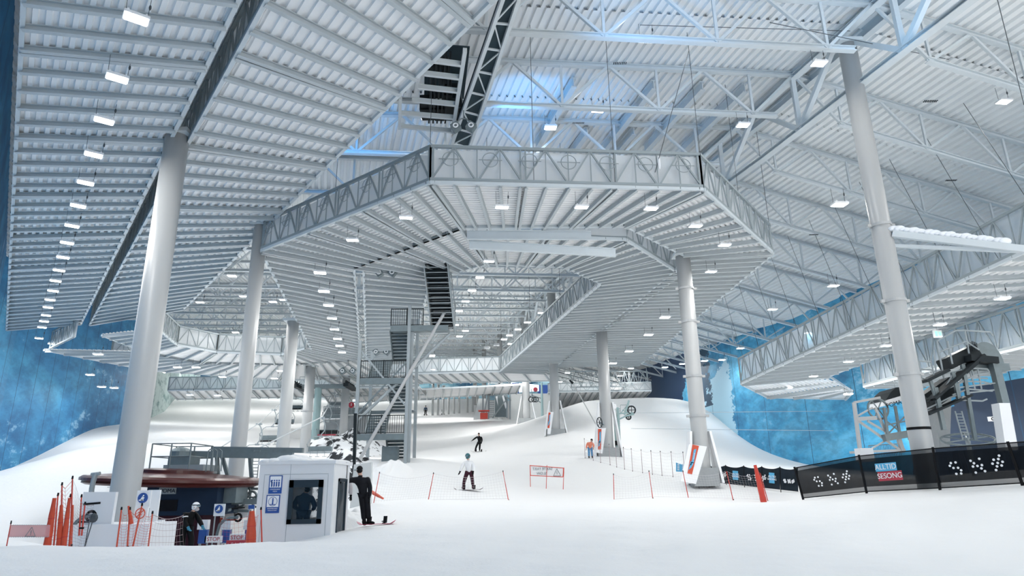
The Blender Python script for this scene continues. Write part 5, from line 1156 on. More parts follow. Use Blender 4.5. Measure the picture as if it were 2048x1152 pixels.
# ---- stair tower
def stairs():
    xL, xR, y0, y1 = -8.95, -6.1, 38.0, 41.4; zb = 2.4
    t = thing('stair_tower', 'galvanised open stair tower with long diagonal brace beside the main slope', 'stair tower', (-7.5, 39.5, zb))
    fr = MB()
    for x, y, z in ((xL, y0, 9.9), (xR, y0, 12.0), (xL, y1, 9.9), (xR, y1, 12.0), (xR+.15, y0+.2, 11.2)): fr.beam((x, y, zb), (x, y, z), .18, .18)
    fr.build('post', 'galvlight', t)
    L = [4.5, 7.65, 10.75]
    for k, z in enumerate(L):
        s = MB(); s.box(((xL+xR)/2 if k < 2 else (-7.1-3.9)/2, y0+.55, z-.12), (xR-xL if k < 2 else 3.4, 1.1, .12)); s.beam((xL if k < 2 else -7.2, y0, z-.15), (xR if k < 2 else -3.8, y0, z-.15), .12, .34); s.build('landing', 'galv', t)
        s = MB(); s.box(((xL+xR)/2, y1-.45, z-1.6), (xR-xL, .9, .10)); s.build('half_landing', 'galv', t)
        r = MB(); xa, xb = (xL+.1, xR-.1) if k < 2 else (-7.2, -5.3)
        for i in range(int((xb-xa)/.13)+1): r.tube((xa+i*.13, y0+.03, z+.08), (xa+i*.13, y0+.03, z+1.05), .012, n=4)
        r.tube((xa, y0+.03, z+1.05), (xb, y0+.03, z+1.05), .03, n=6); r.tube((xa, y0+.03, z+.08), (xb, y0+.03, z+.08), .02, n=6)
        for x in (xa, (xa+xb)/2, xb): r.tube((x, y0+.03, z), (x, y0+.03, z+1.1), .03, n=6)
        r.build('railing', 'darksteel', t)
    def flight(p, q, w_, n, m='galv', name='flight'):
        f = MB(); p, q = V(p), V(q)
        for s_ in (-1, 1): f.beam(p+V((s_*w_/2, 0, 0)), q+V((s_*w_/2, 0, 0)), .06, .28)
        for i in range(n): c = p.lerp(q, (i+.5)/n); f.box(c, (w_, .27, .045)); f.box(c+V((0, -.13*(1 if q.y > p.y else -1), -.06)), (w_, .02, .10))
        f.build(name, m, t)
    for k, z in enumerate(L):
        flight((xR-.75, y1-.9, z-1.6), (xR-.75, y0+1.1, z), 1.15, 9); flight((xL+.85, y0+1.1, z-3.15), (xL+.85, y1-.9, z-1.6), 1.15, 9)
    flight((-4.15, 38.6, 10.75), (-4.35, 35.9, 13.95), 1.15, 18, 'darksteel', 'gallery_flight')
    g = MB()
    for s_ in (-1, 1): g.beam((-4.15+s_*.68, 38.7, 10.5), (-4.35+s_*.68, 35.9, 13.95), .07, .34); g.beam((-4.15+s_*.68, 38.7, 10.5), (-4.15+s_*.68, 38.7, 11.9), .07, .07); g.beam((-4.15+s_*.68, 38.7, 11.9), (-4.35+s_*.68, 35.9, 15.0), .05, .05)
    for i in range(14):
        c = V((-4.15, 38.6, 10.6)).lerp(V((-4.35, 35.9, 13.8)), i/13); g.box(c-V((0, 0, .12)), (1.3, .05, .05))
    g.build('gallery_rail', 'galvlight', t)
    MB().tube((-4.0, 38.0, 11.6), (-8.75, 37.9, 2.9), .10, n=12).build('diagonal_brace', 'column', t); MB().tube((-8.9, 38.1, 5.3), (-3.7, 38.2, 10.3), .09, n=10).build('diagonal_brace', 'galvlight', t)
    MB().beam((xL, y0, 9.4), (xR, y0, 6.0), .10, .10).build('diagonal_brace', 'galvlight', t); MB().beam((xL, y0, 5.6), (xR, y0, 8.7), .08, .08).build('diagonal_brace', 'galv', t)
    return t
stairs()
MB().beam(aty(708, 938, 31), aty(711, 827, 31), .13, .13).build('thin_post', 'darksteel', label='slim dark post between the rocks and the stair tower', category='post')
a = aty(703, 925, 27.5); c_ = aty(742, 1000, 27.5)
b = MB(); b.prism([(a.x, 27.5, 0.2), (c_.x, 27.5, 0.2), (c_.x-.05, 27.5, a.z), (a.x+.1, 27.5, a.z-.08)], (0, .25, 0)); b.m(1); b.box((a.x+.30, 27.48, a.z-.30), (.35, .03, .03)); b.build('concrete_barrier', ['concretelight', 'galv'], label='pale concrete panel behind the person in the black coat', category='panel')
b = MB(); p = aty(778, 905, 38.5); b.box((p.x, 39, p.z-.2), (.9, .6, 1.1))
b.build('cable_cabinet', 'galv', label='small grey cabinet at the stair tower foot', category='cabinet')

# ---- upper chairlift: towers, chairs, ropes, concrete station
def lift_tower(label, px, ptop, y, barpx, g):
    p = aty(px, ptop, y); t = thing('lift_tower', label, 'lift tower', (p.x, y, gz(p.x, y)))
    MB().tube((p.x, y, gz(p.x, y)-.3), (p.x, y, p.z), .42*y/70, .36*y/70, 16).build('mast', 'greenpost', t)
    a, c = aty(barpx[0], ptop, y), aty(barpx[1], ptop, y); MB().box(((a.x+c.x)/2, y, p.z+.15), (c.x-a.x, .5, .45)).build('crossarm', 'galv', t)
    for e in (a, c):
        MB().box((e.x, y, p.z+.05), (.5, 4.0, .35)).build('sheave_beam', 'darksteel', t); q = MB()
        for k in range(6): q.ring((e.x, y-1.8+k*.7, p.z+.30), .2, .06, 'X', 14, 5)
        q.build('sheaves', 'darksteel', t)
    r = MB(); r.path([(a.x, y-.3, p.z+1.2), (c.x, y-.3, p.z+1.2)], .03)
    for k in range(6): x = a.x+(c.x-a.x)*k/5; r.tube((x, y-.3, p.z+.3), (x, y-.3, p.z+1.2), .025, n=5)
    r.build('work_rail', 'galvlight', t); return p.z+.45
TZ = lift_tower('grey-green chairlift tower with wide crossarm above the rocks', 637, 776, 72, (600, 700), 0)
def chair(label, px, py, y, seatm='black', rz=0.0, group='hanging four-seat chairs', backm='galv', s_=1.0):
    """px,py: middle of the seat"""
    p = aty(px, py, y); t = thing('lift_chair', label, 'lift chair', tuple(p), rz, group); t.scale = (s_, s_, s_); b = MB(); w_ = 1.08
    s = MB().box((0, 0, 0), (2*w_, .5, .12)); s.build('seat', seatm, t, local=True)
    k = MB(); k.box((0, .25, .32), (2*w_, .06, .42), Matrix.Rotation(-.15, 3, 'X')); k.build('backrest', backm, t, local=True)
    f = MB()
    for q in (-1, 1): f.path([V((q*w_, -.35, -.05)), V((q*(w_+.08), .1, .1)), V((q*(w_+.10), .25, .8)), V((q*w_*.86, .22, 1.25)), V((q*w_*.6, .2, 1.42)), V((0, .2, 1.45))], .035, 6)
    f.build('frame', 'galvlight', t, local=True)
    h = MB(); h.path([V((0, .2, 1.45)), V((.05, .2, 1.62)), V((.30, .2, 1.9)), V((.36, .2, 2.3)), V((.20, .2, 2.8)), V((.02, .2, 3.1))], .05, 6); h.box((0, .2, 3.12), (.5, .14, .14)); h.box((0, .2, 1.45), (.30, .16, .14)); h.build('hanger', 'galvlight', t, local=True)
    r = MB(); r.path([V((-w_, -.25, .75)), V((-w_*.9, -.45, .5)), V((w_*.9, -.45, .5)), V((w_, -.25, .75))], .025, 5)
    for q in (-.6, 0, .6): r.tube((q*w_, -.45, .5), (q*w_, -.5, -.35), .02, n=5); r.tube((q*w_-.2, -.5, -.38), (q*w_+.2, -.5, -.38), .025, n=5)
    r.build('safety_bar', 'galv', t, local=True)
    return t.location+V((0.02, .2, 3.2))*s_
RC = [chair('lift chair near the tower crossarm, uphill side, highest of the descending row', 681, 788, 101), chair('pale lift chair, second highest of the row beside the stair tower', 673, 812, 86, 'galvlight'), chair('pale-seated lift chair below the red round sign', 663, 838, 80, 'signwhite'), chair('lift chair with red seat cushion over the rocks', 653, 870, 72, 'crimson', backm='darksteel'), chair('lowest pale chair of the row above the kiosk roof', 638, 905, 46, 'galvlight', s_=.75)]
LC = [chair('highest chair of the row next to the slim white columns', 598, 793, 101), chair('second highest chair of the row next to the slim white columns', 589, 818, 95), chair('chair half hidden behind the middle white column', 568, 847, 82), chair('black-seated chair before the middle white column', 541, 882, 68), chair('lowest black-seated chair just above the guide beam', 509, 925, 56)]
for lst, px, lb in ((RC, 500, 'haul rope carrying the chairs above the rocks'), (LC, 425, 'haul rope carrying the chairs before the snow slope')):
    P = sorted(lst, key=lambda p: p.y); st = aty(px, 905, 30.5); P = [st]+P+[P[-1]+(P[-1]-P[-2])*3]
    MB().path(P, .035, 6).build('haul_rope', 'wire', label=lb, category='rope')
# concrete top station behind the rocks
a, c_ = aty(622, 870, 84), aty(735, 870, 84); zt = aty(680, 832, 84).z
t = thing('concrete_station', 'grey concrete block with railing above the rocks', 'building', ((a.x+c_.x)/2, 85, 6))
MB().box(((aty(648, 850, 84).x+c_.x)/2, 86, (zt+1)/2), (c_.x-aty(648, 850, 84).x, 4, zt-1)).build('wall', 'concrete', t); MB().box(((a.x+aty(655, 850, 84).x)/2, 84.5, 6.5), (2.2, 3, 4.2)).build('low_wall', 'concrete', t)
MB().box(((aty(648, 850, 84).x+c_.x)/2, 85, zt+.04), (c_.x-aty(648, 850, 84).x+.2, 4.2, .10)).build('coping', 'concretelight', t)
r = MB(); xa, xb = aty(650, 830, 84).x, c_.x
for k in range(30): x = xa+(xb-xa)*k/29; r.tube((x, 83.2, zt), (x, 83.2, zt+1.1), .03, n=4)
r.tube((xa, 83.2, zt+1.1), (xb, 83.2, zt+1.1), .04, n=5); r.tube((xa, 83.2, zt+.55), (xb, 83.2, zt+.55), .025, n=5); r.build('railing', 'galv', t); MB().box(((xa+xb)/2, 83.5, zt+.55), (xb-xa, .03, .9)).build('railing_panel', 'galvlight', t)
p = aty(705, 811, 82); t = thing('stop_disc', 'red round sign with white arrow above the concrete block', 'sign', (p.x, 81.5, p.z-2.0)); MB().lathe((p.x, 81.4, p.z), [(.36, -.02), (.36, .02)], 24, Matrix.Rotation(math.pi/2, 3, 'X')).build('disc', 'crimson', t)
q = MB(); q.box((p.x, 81.36, p.z+.05), (.06, .02, .3)); q.box((p.x, 81.36, p.z-.06), (.14, .02, .08)); q.build('arrow', 'signwhite', t); MB().tube((p.x, 81.5, p.z-2.4), (p.x, 81.5, p.z-.2), .03, n=6).build('post', 'galvlight', t)
t.scale = (1, 1, 1)
p = aty(708, 801, 82); MB().box((p.x, 82, p.z), (.30, .1, .25)).build('screen', 'screen', label='tiny bluish display above the red round sign', category='display')

# ---- far stair tower, concrete walls and screen
t = thing('far_stair', 'distant steel stair frame with dark hoardings under the uphill deck', 'stair tower', aty(990, 840, 88)[:])
def at2(x, y, d=93): return aty(x, y, d)
f = MB()
for x, y0_, y1_ in ((977, 765, 838), (1014, 768, 836), (1020, 768, 838), (966, 770, 836)): f.beam(at2(x, y0_), at2(x, y1_), .2, .2)
for a, b2 in (((977, 786), (1020, 786)), ((977, 766), (1020, 768)), ((977, 785), (1000, 766)), ((995, 778), (1022, 801)), ((966, 835), (976, 790)), ((985, 836), (1012, 800))): f.beam(at2(*a), at2(*b2), .16, .16)
f.build('frame', 'galvlight', t)
f = MB()
for k in range(12): a, b2 = at2(978, 834-k*4.2), at2(988, 834-k*4.2); f.beam(a, b2, .4, .07)
f.beam(at2(978, 836), at2(979, 788), .06, .1); f.beam(at2(988, 836), at2(989, 788), .06, .1); f.build('flight', 'galvlight', t)
f = MB(); f.prism([at2(990, 834, 95), at2(1013, 834, 95), at2(1013, 768, 95), at2(990, 768, 95)], (0, .2, 0)); f.build('hoarding', 'galv', t)
f = MB(); f.prism([at2(991, 793, 94.7), at2(995, 792, 94.7), at2(996, 812, 94.7)], (0, .1, 0)); f.prism([at2(1004, 792, 94.7), at2(1007, 790, 94.7), at2(1014, 812, 94.7), at2(1011, 818, 94.7)], (0, .1, 0)); f.build('white_stripe', 'signwhite', t)
b = MB(); b.prism([at2(1020, 842, 97), at2(1102, 850, 97), at2(1102, 787, 97), at2(1022, 787, 97)], (0, 3, 0)); b.build('concrete_wall', 'concretelight', label='pale concrete retaining wall behind the far padded column', category='retaining wall')
b = MB(); b.prism([at2(945, 845, 95), at2(972, 845, 95), at2(972, 797, 95), at2(957, 797, 95)], (0, 3, 0)); b.build('white_wall', 'concretelight', label='white slanting wall edge beside the distant stair frame', category='retaining wall')
t = thing('video_screen', 'glowing pale screen with red spot above the retaining wall', 'screen', at2(1050, 786, 101)[:]); MB().prism([at2(1022, 786, 101), at2(1078, 782, 101), at2(1078, 770, 101), at2(1022, 764, 101)], (0, .2, 0)).build('panel', 'screen', t)
MB().lathe(at2(1071, 779, 100.8), [(.35, -.02), (.35, .02)], 16, Matrix.Rotation(math.pi/2, 3, 'X')).build('red_spot', 'crimson', t); MB().prism([at2(1024, 787, 100.9), at2(1038, 787, 100.9), at2(1038, 766, 100.9), at2(1024, 766, 100.9)], (0, -.1, 0)).build('blue_figure', 'signblue', t)
b = MB(); b.prism([at2(1076, 788, 102), at2(1103, 788, 102), at2(1103, 770, 102), at2(1076, 770, 102)], (0, .2, 0)); b.build('navy_hoarding', 'signblue', label='dark blue hoarding right beside the glowing screen', category='hoarding')
t = thing('red_booth', 'small red ticket booth at the foot of the distant stair', 'booth', at2(968, 838, 91)[:])
MB().box(at2(968, 832, 91), (1.0, .8, .8)).build('cabinet', 'red', t); f = MB(); f.box(at2(968, 822, 91), (1.5, 1.0, .15)); f.build('canopy', 'red', t); f = MB()
for q in (-1, 1): f.beam(at2(968+q*4, 836, 91), at2(968+q*5, 822, 91), .06, .06)
f.build('leg', 'crimson', t)
b = MB(); b.prism([at2(823, 801, 160), at2(866, 801, 160), at2(866, 786, 160), at2(823, 790, 160)], (0, .3, 0)); b.build('navy_hoarding', 'navy', label='dark navy hoarding at the very top of the slope', category='hoarding')
t = thing('lift_mast', 'slender lift mast with pulleys before the pale concrete wall', 'lift mast', at2(1083, 842, 84)[:]); f = MB(); f.tube(at2(1085, 845, 84), at2(1083, 765, 84), .2, .12, 8); f.build('mast', 'greenpost', t)
f = MB()
for a, b2 in (((1083, 797), (1062, 790)), ((1083, 806), (1060, 792)), ((1062, 778), (1066, 795)), ((1060, 792), (1072, 801))): f.beam(at2(*a, 84), at2(*b2, 84), .1, .1)
f.build('arm', 'galv', t); f = MB()
for x in (1062, 1068, 1072): f.ring(at2(x, 799, 84), .3, .06, 'Y', 14, 5)
f.build('pulley', 'darksteel', t)
t = thing('snow_lance', 'long pale snow lance leaning across the white mound', 'snow lance', aty(1196, 856, 58)[:]); MB().tube(aty(1196, 856, 58), aty(1145, 765, 60), .05, .04, 8).build('lance', 'column', t); MB().tube(aty(1146, 767, 60), aty(1139, 760, 60), .12, .07, 8).build('nozzle', 'darksteel', t)

# ---- T-bar tower
t = thing('drag_lift_tower', 'blue-grey drag lift tower with number plate and pulley arm before the mound', 'lift tower', aty(1236, 905, 55)[:]); Y = 55
f = MB()
for dx in (-3, 4):
    f.beam(aty(1237+dx, 912, Y), aty(1231+dx, 815, Y), .18, .18)
for k in range(22): f.beam(aty(1232.5, 818+k*4, Y), aty(1240-k*.02, 818+k*4, Y), .08, .08)
f.build('lattice_mast', 'greenpost', t)
p = aty(1228, 813, Y-.2); MB().box(p, (.36, .08, .38)).build('number_plate', 'signwhite', t); text('1', .3, p+V((0, -.05, 0)), Matrix.Rotation(math.pi/2, 3, 'X'), 'navy', t)
f = MB()
for a, b2, w_ in (((1233, 827), (1266, 826), .10), ((1233, 841), (1252, 832), .12), ((1252, 832), (1268, 828), .14), ((1249, 830), (1258, 801), .14), ((1240, 828), (1257, 808), .07), ((1244, 820), (1258, 826), .06)): f.beam(aty(*a, Y), aty(*b2, Y), w_, w_)
f.build('arm', 'greenpost', t)
for c_, r_, nm in (((1263, 820), .32, 'pulley'), ((1257, 834), .19, 'pulley')):
    f = MB(); f.ring(aty(*c_, Y), r_, .06, 'Y', 20, 6); f.beam(aty(*c_, Y)-V((r_, 0, 0)), aty(*c_, Y)+V((r_, 0, 0)), .05, .05); f.beam(aty(*c_, Y)-V((0, 0, r_)), aty(*c_, Y)+V((0, 0, r_)), .05, .05); f.build(nm, 'darksteel', t)
f = MB(); f.path([aty(1241, 828, Y), aty(1241, 810, Y), aty(1258, 810, Y), aty(1258, 828, Y)], .02, 5); f.build('work_rail', 'galv', t)
f = MB(); f.box(aty(1235, 886, Y-.3), (.4, .2, .35)); f.build('control_box', 'black', t)
c_ = aty(1199, 845, 50.5); t = thing('rope_wheel', 'dark spoked rope wheel beside the middle padded column', 'wheel', tuple(c_)); f = MB(); f.ring(c_, .37, .035, 'Y', 28, 6, Matrix.Rotation(.9, 3, 'Z')); f.build('rim', 'darksteel', t)
f = MB()
for k in range(6): a = k*math.pi/3; d = Matrix.Rotation(.9, 3, 'Z') @ V((math.cos(a), 0, math.sin(a))); f.beam(c_, c_+d*.37, .03, .03)
f.build('spoke', 'darksteel', t); MB().beam(c_, c_+V((.6, 2.2, 0)), .08, .08).build('axle', 'galv', t)
for k, (y0_, y1_) in enumerate(((826, 822), (857, 854))):
    MB().tube(aty(1262, y0_, 55), aty(1700, y1_+8*k, 60), .02, n=5).build('drag_rope', 'wire', label='thin drag lift rope over the mound, %s one' % ('upper', 'lower')[k], category='rope', group='drag lift ropes')

# ---- drag lift drive station on the right
DY = 28.0
def DS_(x, y, d=DY): return aty(x, y, d)
t = thing('drag_lift_station', 'grey drag lift drive station with walkways and half-round wheel cover', 'lift station', DS_(1930, 900)[:])
f = MB()
for a, b2, w_ in (((1985, 715), (2008, 808), .30), ((1870, 775), (1888, 860), .16), ((1925, 730), (1950, 880), .14), ((1860, 760), (1878, 812), .12), ((1905, 745), (1918, 800), .14)): f.beam(DS_(*a), DS_(*b2), w_, w_)
f.build('post', 'galv', t)
f = MB(); f.beam(DS_(1862, 800), DS_(1960, 712), .7, .10); f.beam(DS_(1858, 806), DS_(1964, 717), .12, .14); f.beam(DS_(1850, 830), DS_(1935, 792), .7, .08); f.beam(DS_(1845, 764), DS_(1890, 742), .7, .12); f.beam(DS_(1935, 717), DS_(1990, 722), .5, .28); f.build('walkway', 'darksteel', t)
f = MB(); f.beam(DS_(1888, 730, 28.6), DS_(1945, 702, 28.6), .8, .5); f.beam(DS_(1850, 805, 29), DS_(1900, 770, 29), .7, .7); f.build('drive_housing', 'darksteel', t)
f = MB()   # half-round cover
c_ = DS_(1978, 728, 28.4); P = []; dd = (DS_(2007, 716)-DS_(1950, 716)).normalized()
for k in range(17): a = math.pi*k/16; P.append(c_+dd*(-math.cos(a)*.66)+V((0, 0, math.sin(a)*.98)))
f.prism(P, (0, .7, 0)); f.box(c_+V((0.05, .35, -.15)), (1.5, .9, .30)); f.build('wheel_cover', 'galv', t)
rails = [[(1838, 722), (1843, 755), (1850, 758)], [(1838, 722), (1862, 724), (1868, 750)], [(1840, 738), (1864, 740)], [(1874, 682), (1888, 757)], [(1874, 682), (1912, 661), (1930, 661), (1938, 707)], [(1895, 682), (1905, 728)], [(1877, 705), (1932, 683), (1958, 700)],
         [(1876, 750), (1936, 737), (1944, 741), (1946, 747)], [(1904, 758), (1918, 800)], [(1882, 790), (1906, 748)], [(1920, 790), (1917, 765), (1940, 755), (1975, 757)], [(1900, 775), (1930, 762), (1968, 764), (1982, 768)], [(1905, 790), (1937, 778), (1985, 782)], [(1918, 800), (1965, 802), (1974, 798)], [(1925, 735), (1932, 768)], [(1938, 735), (1950, 778)], [(1955, 737), (1963, 778)], [(1930, 735), (1975, 738), (1978, 745), (1945, 750)], [(1930, 661), (1980, 664), (1986, 672)], [(1918, 775), (1990, 766)], [(1932, 786), (1988, 780)], [(1868, 700), (1872, 745)], [(1850, 820), (1900, 795), (1916, 790)]]
f = MB()
for r_ in rails: f.path([DS_(*p) for p in r_], .035, 6)
f.build('handrail', 'galvlight', t)
f = MB()
for y_ in (690, 694): f.path([DS_(1934, y_+k*3) for k in range(3)], .02, 4)
for k in range(9): f.tube(DS_(1936+k*2.2, 682+abs(k-4)), DS_(1937+k*2.2, 702), .015, n=4)
f.build('grille', 'darksteel', t)
f = MB(); c_ = DS_(1935, 879); RR = Matrix.Rotation(-.12, 3, 'Y') @ Matrix.Rotation(.28, 3, 'X'); f.ring(c_, .95, .045, n=36, k=6, M3=RR)
for k in range(6): a = k*math.pi/3; f.beam(c_, c_+RR @ V((math.cos(a)*.95, math.sin(a)*.95, 0)), .05, .05)
f.build('return_wheel', 'galv', t); MB().lathe(c_-V((0, 0, .5)), [(.09, -1), (.09, .55)], 12).build('wheel_shaft', 'galvlight', t)
f = MB(); f.prism([DS_(1868, 815, 29.5), DS_(1880, 895, 29.5), DS_(1900, 895, 29.5), DS_(1903, 790, 29.5), DS_(1890, 790, 29.5)], (0, .8, 0)); f.build('concrete_pier', 'concrete', t)
f = MB()
for k in range(9): a, b2 = DS_(1911+k*1.8, 828+k*6.0), DS_(1924+k*1.8, 828+k*6.0); f.tube(a, b2, .02, n=5)
f.path([DS_(1910, 822), DS_(1926, 880)], .03); f.path([DS_(1923, 822), DS_(1940, 880)], .03); f.build('ladder', 'galvlight', t)
f = MB(); f.prism([DS_(1998, 806, 26.5), DS_(2020, 806, 26.5), DS_(2037, 900, 26.5), DS_(2012, 900, 26.5)], (0, .45, 0)); o = f.build('post_pad', 'signwhite', label='white padded post before the drag lift station', category='padding')
t = thing('drag_lift_machine', 'white and dark POMA drive box on a lattice platform behind the banded column', 'lift machine', DS_(1770, 900, 30)[:])
D2_ = lambda x, y, d=30: aty(x, y, d)
MB().prism([D2_(1770, 812), D2_(1818, 798), D2_(1818, 786), D2_(1772, 800)], (0, 1.4, 0)).build('side_panel', 'signwhite', t)
MB().prism([D2_(1771, 801), D2_(1818, 787), D2_(1818, 772), D2_(1792, 775), D2_(1782, 784)], (0, 1.4, 0)).build('hood', 'wood', t).data.materials[0] = M['darksteel']
d_ = (D2_(1818, 798)-D2_(1770, 812)).normalized(); n_ = V((0, -1, 0)); text('POMA', .26, D2_(1788, 808, 29.9), Matrix((d_, n_.cross(d_), n_)).transposed(), 'black', t)
f = MB()
for a, b2, w_ in (((1708, 805), (1720, 900), .13), ((1708, 805), (1760, 795), .10), ((1712, 838), (1752, 836), .16), ((1715, 832), (1745, 815), .07), ((1714, 840), (1800, 900), .09), ((1735, 842), (1800, 880), .08), ((1790, 870), (1730, 905), .06), ((1797, 876), (1806, 905), .16), ((1750, 815), (1776, 874), .10), ((1700, 905), (1810, 900), .10)): f.beam(D2_(*a), D2_(*b2), w_, w_)
f.build('white_frame', 'column', t)
f = MB()
for a, b2, w_ in (((1768, 815), (1776, 876), .10), ((1790, 812), (1800, 872), .10), ((1768, 876), (1815, 868), .30), ((1775, 850), (1812, 842), .06), ((1770, 840), (1810, 870), .05), ((1812, 830), (1772, 872), .05), ((1816, 800), (1820, 880), .12)): f.beam(D2_(*a, 29.8), D2_(*b2, 29.8), w_, w_)
f.build('dark_frame', 'galv', t)
c_ = D2_(1756, 818, 30); f = MB(); f.ring(c_, .45, .05, 'Y', 24, 6)
for k in range(3): a = k*math.pi/3; d = V((math.cos(a), 0, math.sin(a)))*.45; f.beam(c_-d, c_+d, .04, .04)
f.build('spoked_wheel', 'galv', t)
MB().box(D2_(1729, 910, 29), (.55, .5, .55)).build('white_block', 'signwhite', label='white block standing on the snow under the lattice platform', category='block')
b = MB(); q0, q1 = D2_(1738, 898, 31), D2_(1800, 894, 31)
for k in range(20): x = q0.lerp(q1, k/19); b.tube(x-V((0, 0, .45)), x+V((0, 0, .15)), .012, n=4)
b.tube(q0+V((0, 0, .15)), q1+V((0, 0, .15)), .02, n=5); b.build('low_grille', 'galv', label='low barred railing beside the white block', category='railing')
for (x, y, d, nm) in ((1875, 668, 36, 'green glowing emergency exit sign under the lower right deck'), ):
    p = aty(x, y, d); tt = thing('exit_sign', nm, 'exit sign', tuple(p)); MB().box(p, (.5, .06, .42)).build('panel', 'signwhite', tt); MB().box(p+V((-.08, -.04, 0)), (.12, .02, .28)).build('figure', 'exitgreen', tt); MB().box(p+V((.12, -.04, 0)), (.12, .02, .2)).build('door_symbol', 'exitgreen', tt); MB().tube(p+V((0, 0, .2)), p+V((0, 0, 1.3)), .01, n=4).build('hanger', 'cable', tt)
p = aty(1983, 838, 33); tt = thing('wall_camera', 'small white box with round lens on the dark part of the right wall', 'camera', tuple(p)); MB().box(p, (.28, .15, .22)).build('case', 'signwhite', tt); MB().ring(p+V((0, -.09, 0)), .06, .02, 'Y', 12, 5).build('lens', 'black', tt)

# ---- dark gallery and open platform high in the middle
def gallery():
    A0, A1 = atz(1008, -10, 18.2), atz(903, 290, 17.6); B0, B1 = atz(1040, -10, 18.2), atz(937, 300, 17.6)
    t = thing('service_gallery', 'dark-bottomed service gallery with white lattice high above the loop deck', 'gallery', tuple(A1))
    f = MB(); u = V((0, 0, .18)); f.add([A0+u, A1+u, B1+u, B0+u, A0+u*3, A1+u*3, B1+u*3, B0+u*3], [(0, 1, 2, 3), (7, 6, 5, 4), (0, 4, 5, 1), (3, 2, 6, 7)]); f.build('soffit', 'darkpanel', t)
    f = MB(); f.beam(A0, A1, .14, .2); f.beam(B0, B1, .14, .2); f.build('rail_beam', 'steel', t)
    f = MB(); n = 7
    for i in range(n+1): f.beam(A0.lerp(A1, i/n), B0.lerp(B1, i/n), .07, .07)
    for i in range(n): a, b2 = (A0, B0) if i % 2 else (B0, A0); a1, b1 = (A1, B1) if i % 2 else (B1, A1); f.beam(a.lerp(a1, i/n), b2.lerp(b1, (i+1)/n), .05, .05)
    f.build('lattice', 'steel', t)
    t = thing('open_platform', 'open white joist platform with dark machinery above, next to the gallery', 'platform', tuple(atz(850, 250, 18)))
    z = 18.0; L0, L1 = atz(801, 130, z), atz(799, 256, z); R0, R1 = atz(930, 100, z), atz(905, 264, z)
    f = MB()
    for k in range(6): f.ibeam(atz(800+(60-12*k if k < 4 else 0)*1.0, 120+k*26.5, z), atz(927-k*4.4, 129+k*26.5, z), .12, .22)
    f.build('joist', 'steel', t); f = MB(); f.beam(atz(801, 195, z), L1, .14, .2); f.beam(R0, R1, .16, .2); f.build('side_beam', 'steel', t)
    f = MB(); rr = random.Random(2)
    for k in range(16):
        p = atz(rr.uniform(845, 915), rr.uniform(110, 235), z+.9); f.box(p, (rr.uniform(.2, .9), rr.uniform(.3, 1.2), rr.uniform(.15, .5)))
    for k in range(5): f.beam(atz(865+k*9, 105, z+.6), atz(858+k*8, 245, z+.6), .08, .12)
    f.build('machinery', 'darksteel', t); f = MB(); f.beam(atz(895, 90, z+1.6), atz(885, 240, z+1.6), 1.9, .06); f.build('dark_floor', 'darkpanel', t)
gallery()
def twin(label, px, py, y, s=1.0):
    p = aty(px, py, y); t = thing('twin_floodlight', label, 'floodlight pair', tuple(p), group=None); f = MB()
    for q in (-1, 1):
        RR = Matrix.Rotation(q*.6, 3, 'Y'); f.box(p+V((q*.32*s, 0, -.1)), (.34*s, .30*s, .34*s), RR)
    f.build('head', 'galv', t); f = MB()
    for q in (-1, 1): f.ring(p+V((q*.32*s, -.17*s, -.1)), .09*s, .03*s, 'Y', 14, 5)
    f.build('lens', 'signwhite', t); f = MB(); f.path([p+V((-.3*s, 0, .1)), p+V((-.1*s, 0, .3*s)), p+V((.1*s, 0, .3*s)), p+V((.3*s, 0, .1))], .03, 5); f.tube(p+V((0, 0, .3*s)), p+V((0, 0, .7*s)), .025, n=5); f.build('bracket', 'galv', t)
twin('pair of dark spotlights under the gallery end', 927, 250, 24.5, 1.0)
twin('pair of grey spotlights under the loop deck corner', 772, 543, 37, 1.2); twin('pair of grey spotlights above the stair tower railing', 765, 641, 52, 1.5); twin('pair of grey spotlights beside the stair tower post', 763, 702, 60, 1.5); twin('pair of spotlights near the chairlift crossarm', 696, 740, 66, 1.6)

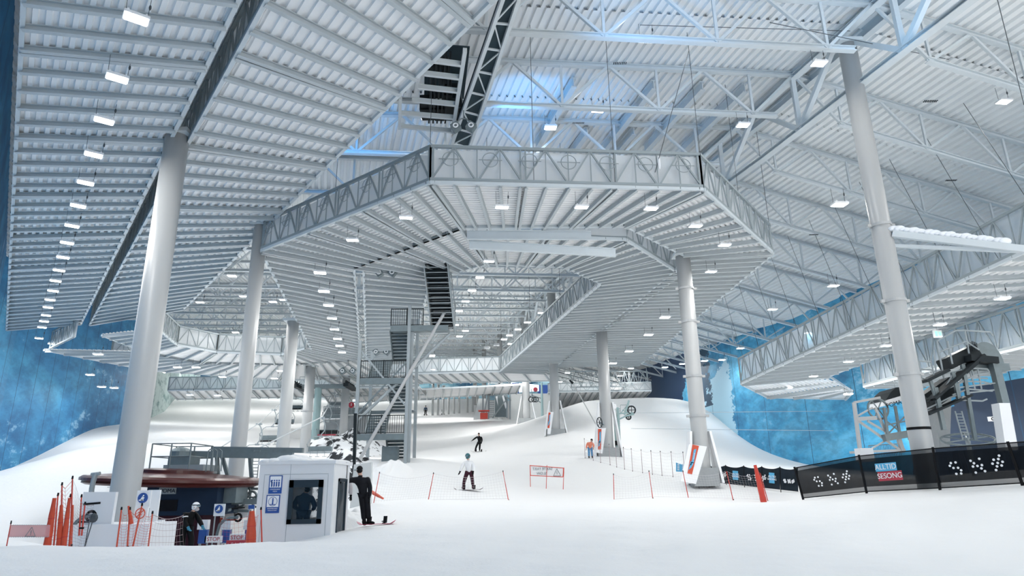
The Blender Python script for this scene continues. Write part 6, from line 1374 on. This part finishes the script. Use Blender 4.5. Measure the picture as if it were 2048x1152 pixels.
# ---- hanger rods from the roof to the decks, and long cables
rods = [((-3.4, 25.2), ZD), ((1.0, 25.6), ZD), ((4.5, 25.9), ZD), ((8.4, 26.3), ZD), ((14.6, 34.8), ZD), ((11.5, 30.6), ZD), ((-8.5, 29.3), ZD), ((3.7, 49), ZD), ((1.6, 59), ZD), ((5.7, 40), ZD), ((13.9, 45), ZD), ((13.7, 55), ZD), ((13.5, 65), ZD), ((-1.3, 72), ZD), ((3.1, 36.6), ZD), ((-1.4, 35.8), ZD)]
for i, ((x, y), z) in enumerate(rods): MB().tube((x, y, z+.1), (x, y, 21.9-max(0, (x-ridge_at(max(6, y)).x)*RS)), .013, n=5).build('hanger_rod', 'cable', label='thin steel hanger rod between roof and loop deck edge', category='hanger rod', group='hanger rods of the loop decks')
for i in range(12):
    k = i/11; x, y = 23.6-4.6*k, 24+29*k; z = 11.4-.08*(y-29)
    MB().tube((x, y, z+.1), (x-.8, y+2.0, 19.5-k*1.5), .013, n=5).build('hanger_rod', 'cable', label='thin steel hanger rod above the lower right deck', category='hanger rod', group='hanger rods of the lower right deck')
for i, (a, b2, ya, yb, lb) in enumerate((((1378, 100), (1310, 345), 24, 26.2, 'taut thin cable with white tie above the loop front'), ((1995, 0), (2048, 210), 20, 24, 'dark cable near the upper right corner'), ((1540, 45), (2048, 150), 22, 30, 'dark cable sweeping past the roof column head'), ((1280, 50), (1700, 62), 24, 25, 'thin cable running to the column head'))):
    MB().tube(aty(*a, ya), aty(*b2, yb), .015, n=5).build('cable', 'cable', label=lb, category='cable')
MB().ell(aty(1318, 325, 26.0), (.07, .07, .35), 8, 6).build('cable_tie', 'signwhite', label='white wrapped knot on the taut cable above the loop front', category='cable tie')
t = thing('tension_beam', 'frost-covered slanting twin beam from the banded column to the right deck', 'beam', tuple(aty(1900, 480, 25.5)))
MB().beam(aty(1785, 468, 25.6), aty(2060, 500, 23.5), .22, .26).build('beam', 'steel', t); MB().beam(aty(1790, 492, 25.8), aty(2060, 503, 23.6), .14, .14).build('lower_beam', 'steel', t)
f = MB(); a, b2 = aty(1790, 462, 25.6), aty(2010, 488, 23.9)
for k in range(22): p = a.lerp(b2, k/21); f.ell(p+V((0, 0, .10)), (.28, .15, .13+.04*math.sin(k*1.9)), 8, 6)
f.build('frost', 'frost', t, smooth=True, kind='stuff')
# fan-shaped air outlets on the truss bottom chords
for i, (x, y) in enumerate(((1240, 124), (1157, 244), (1903, 359), (1862, 200), (1628, 468))):
    p = atz(x, y, 19.2 if i < 2 else 17.0); f = MB()
    for k in range(8):
        for j in range(2): f.box(p+V(((k-3.5)*.075, j*.09, -.03)), (.035, .04, .035))
    f.build('spray_bar', 'darksteel', label='short dark nozzle bar on a roof truss chord, %s of five' % ('first', 'second', 'third', 'fourth', 'fifth')[i], category='nozzle bar', group='nozzle bars')
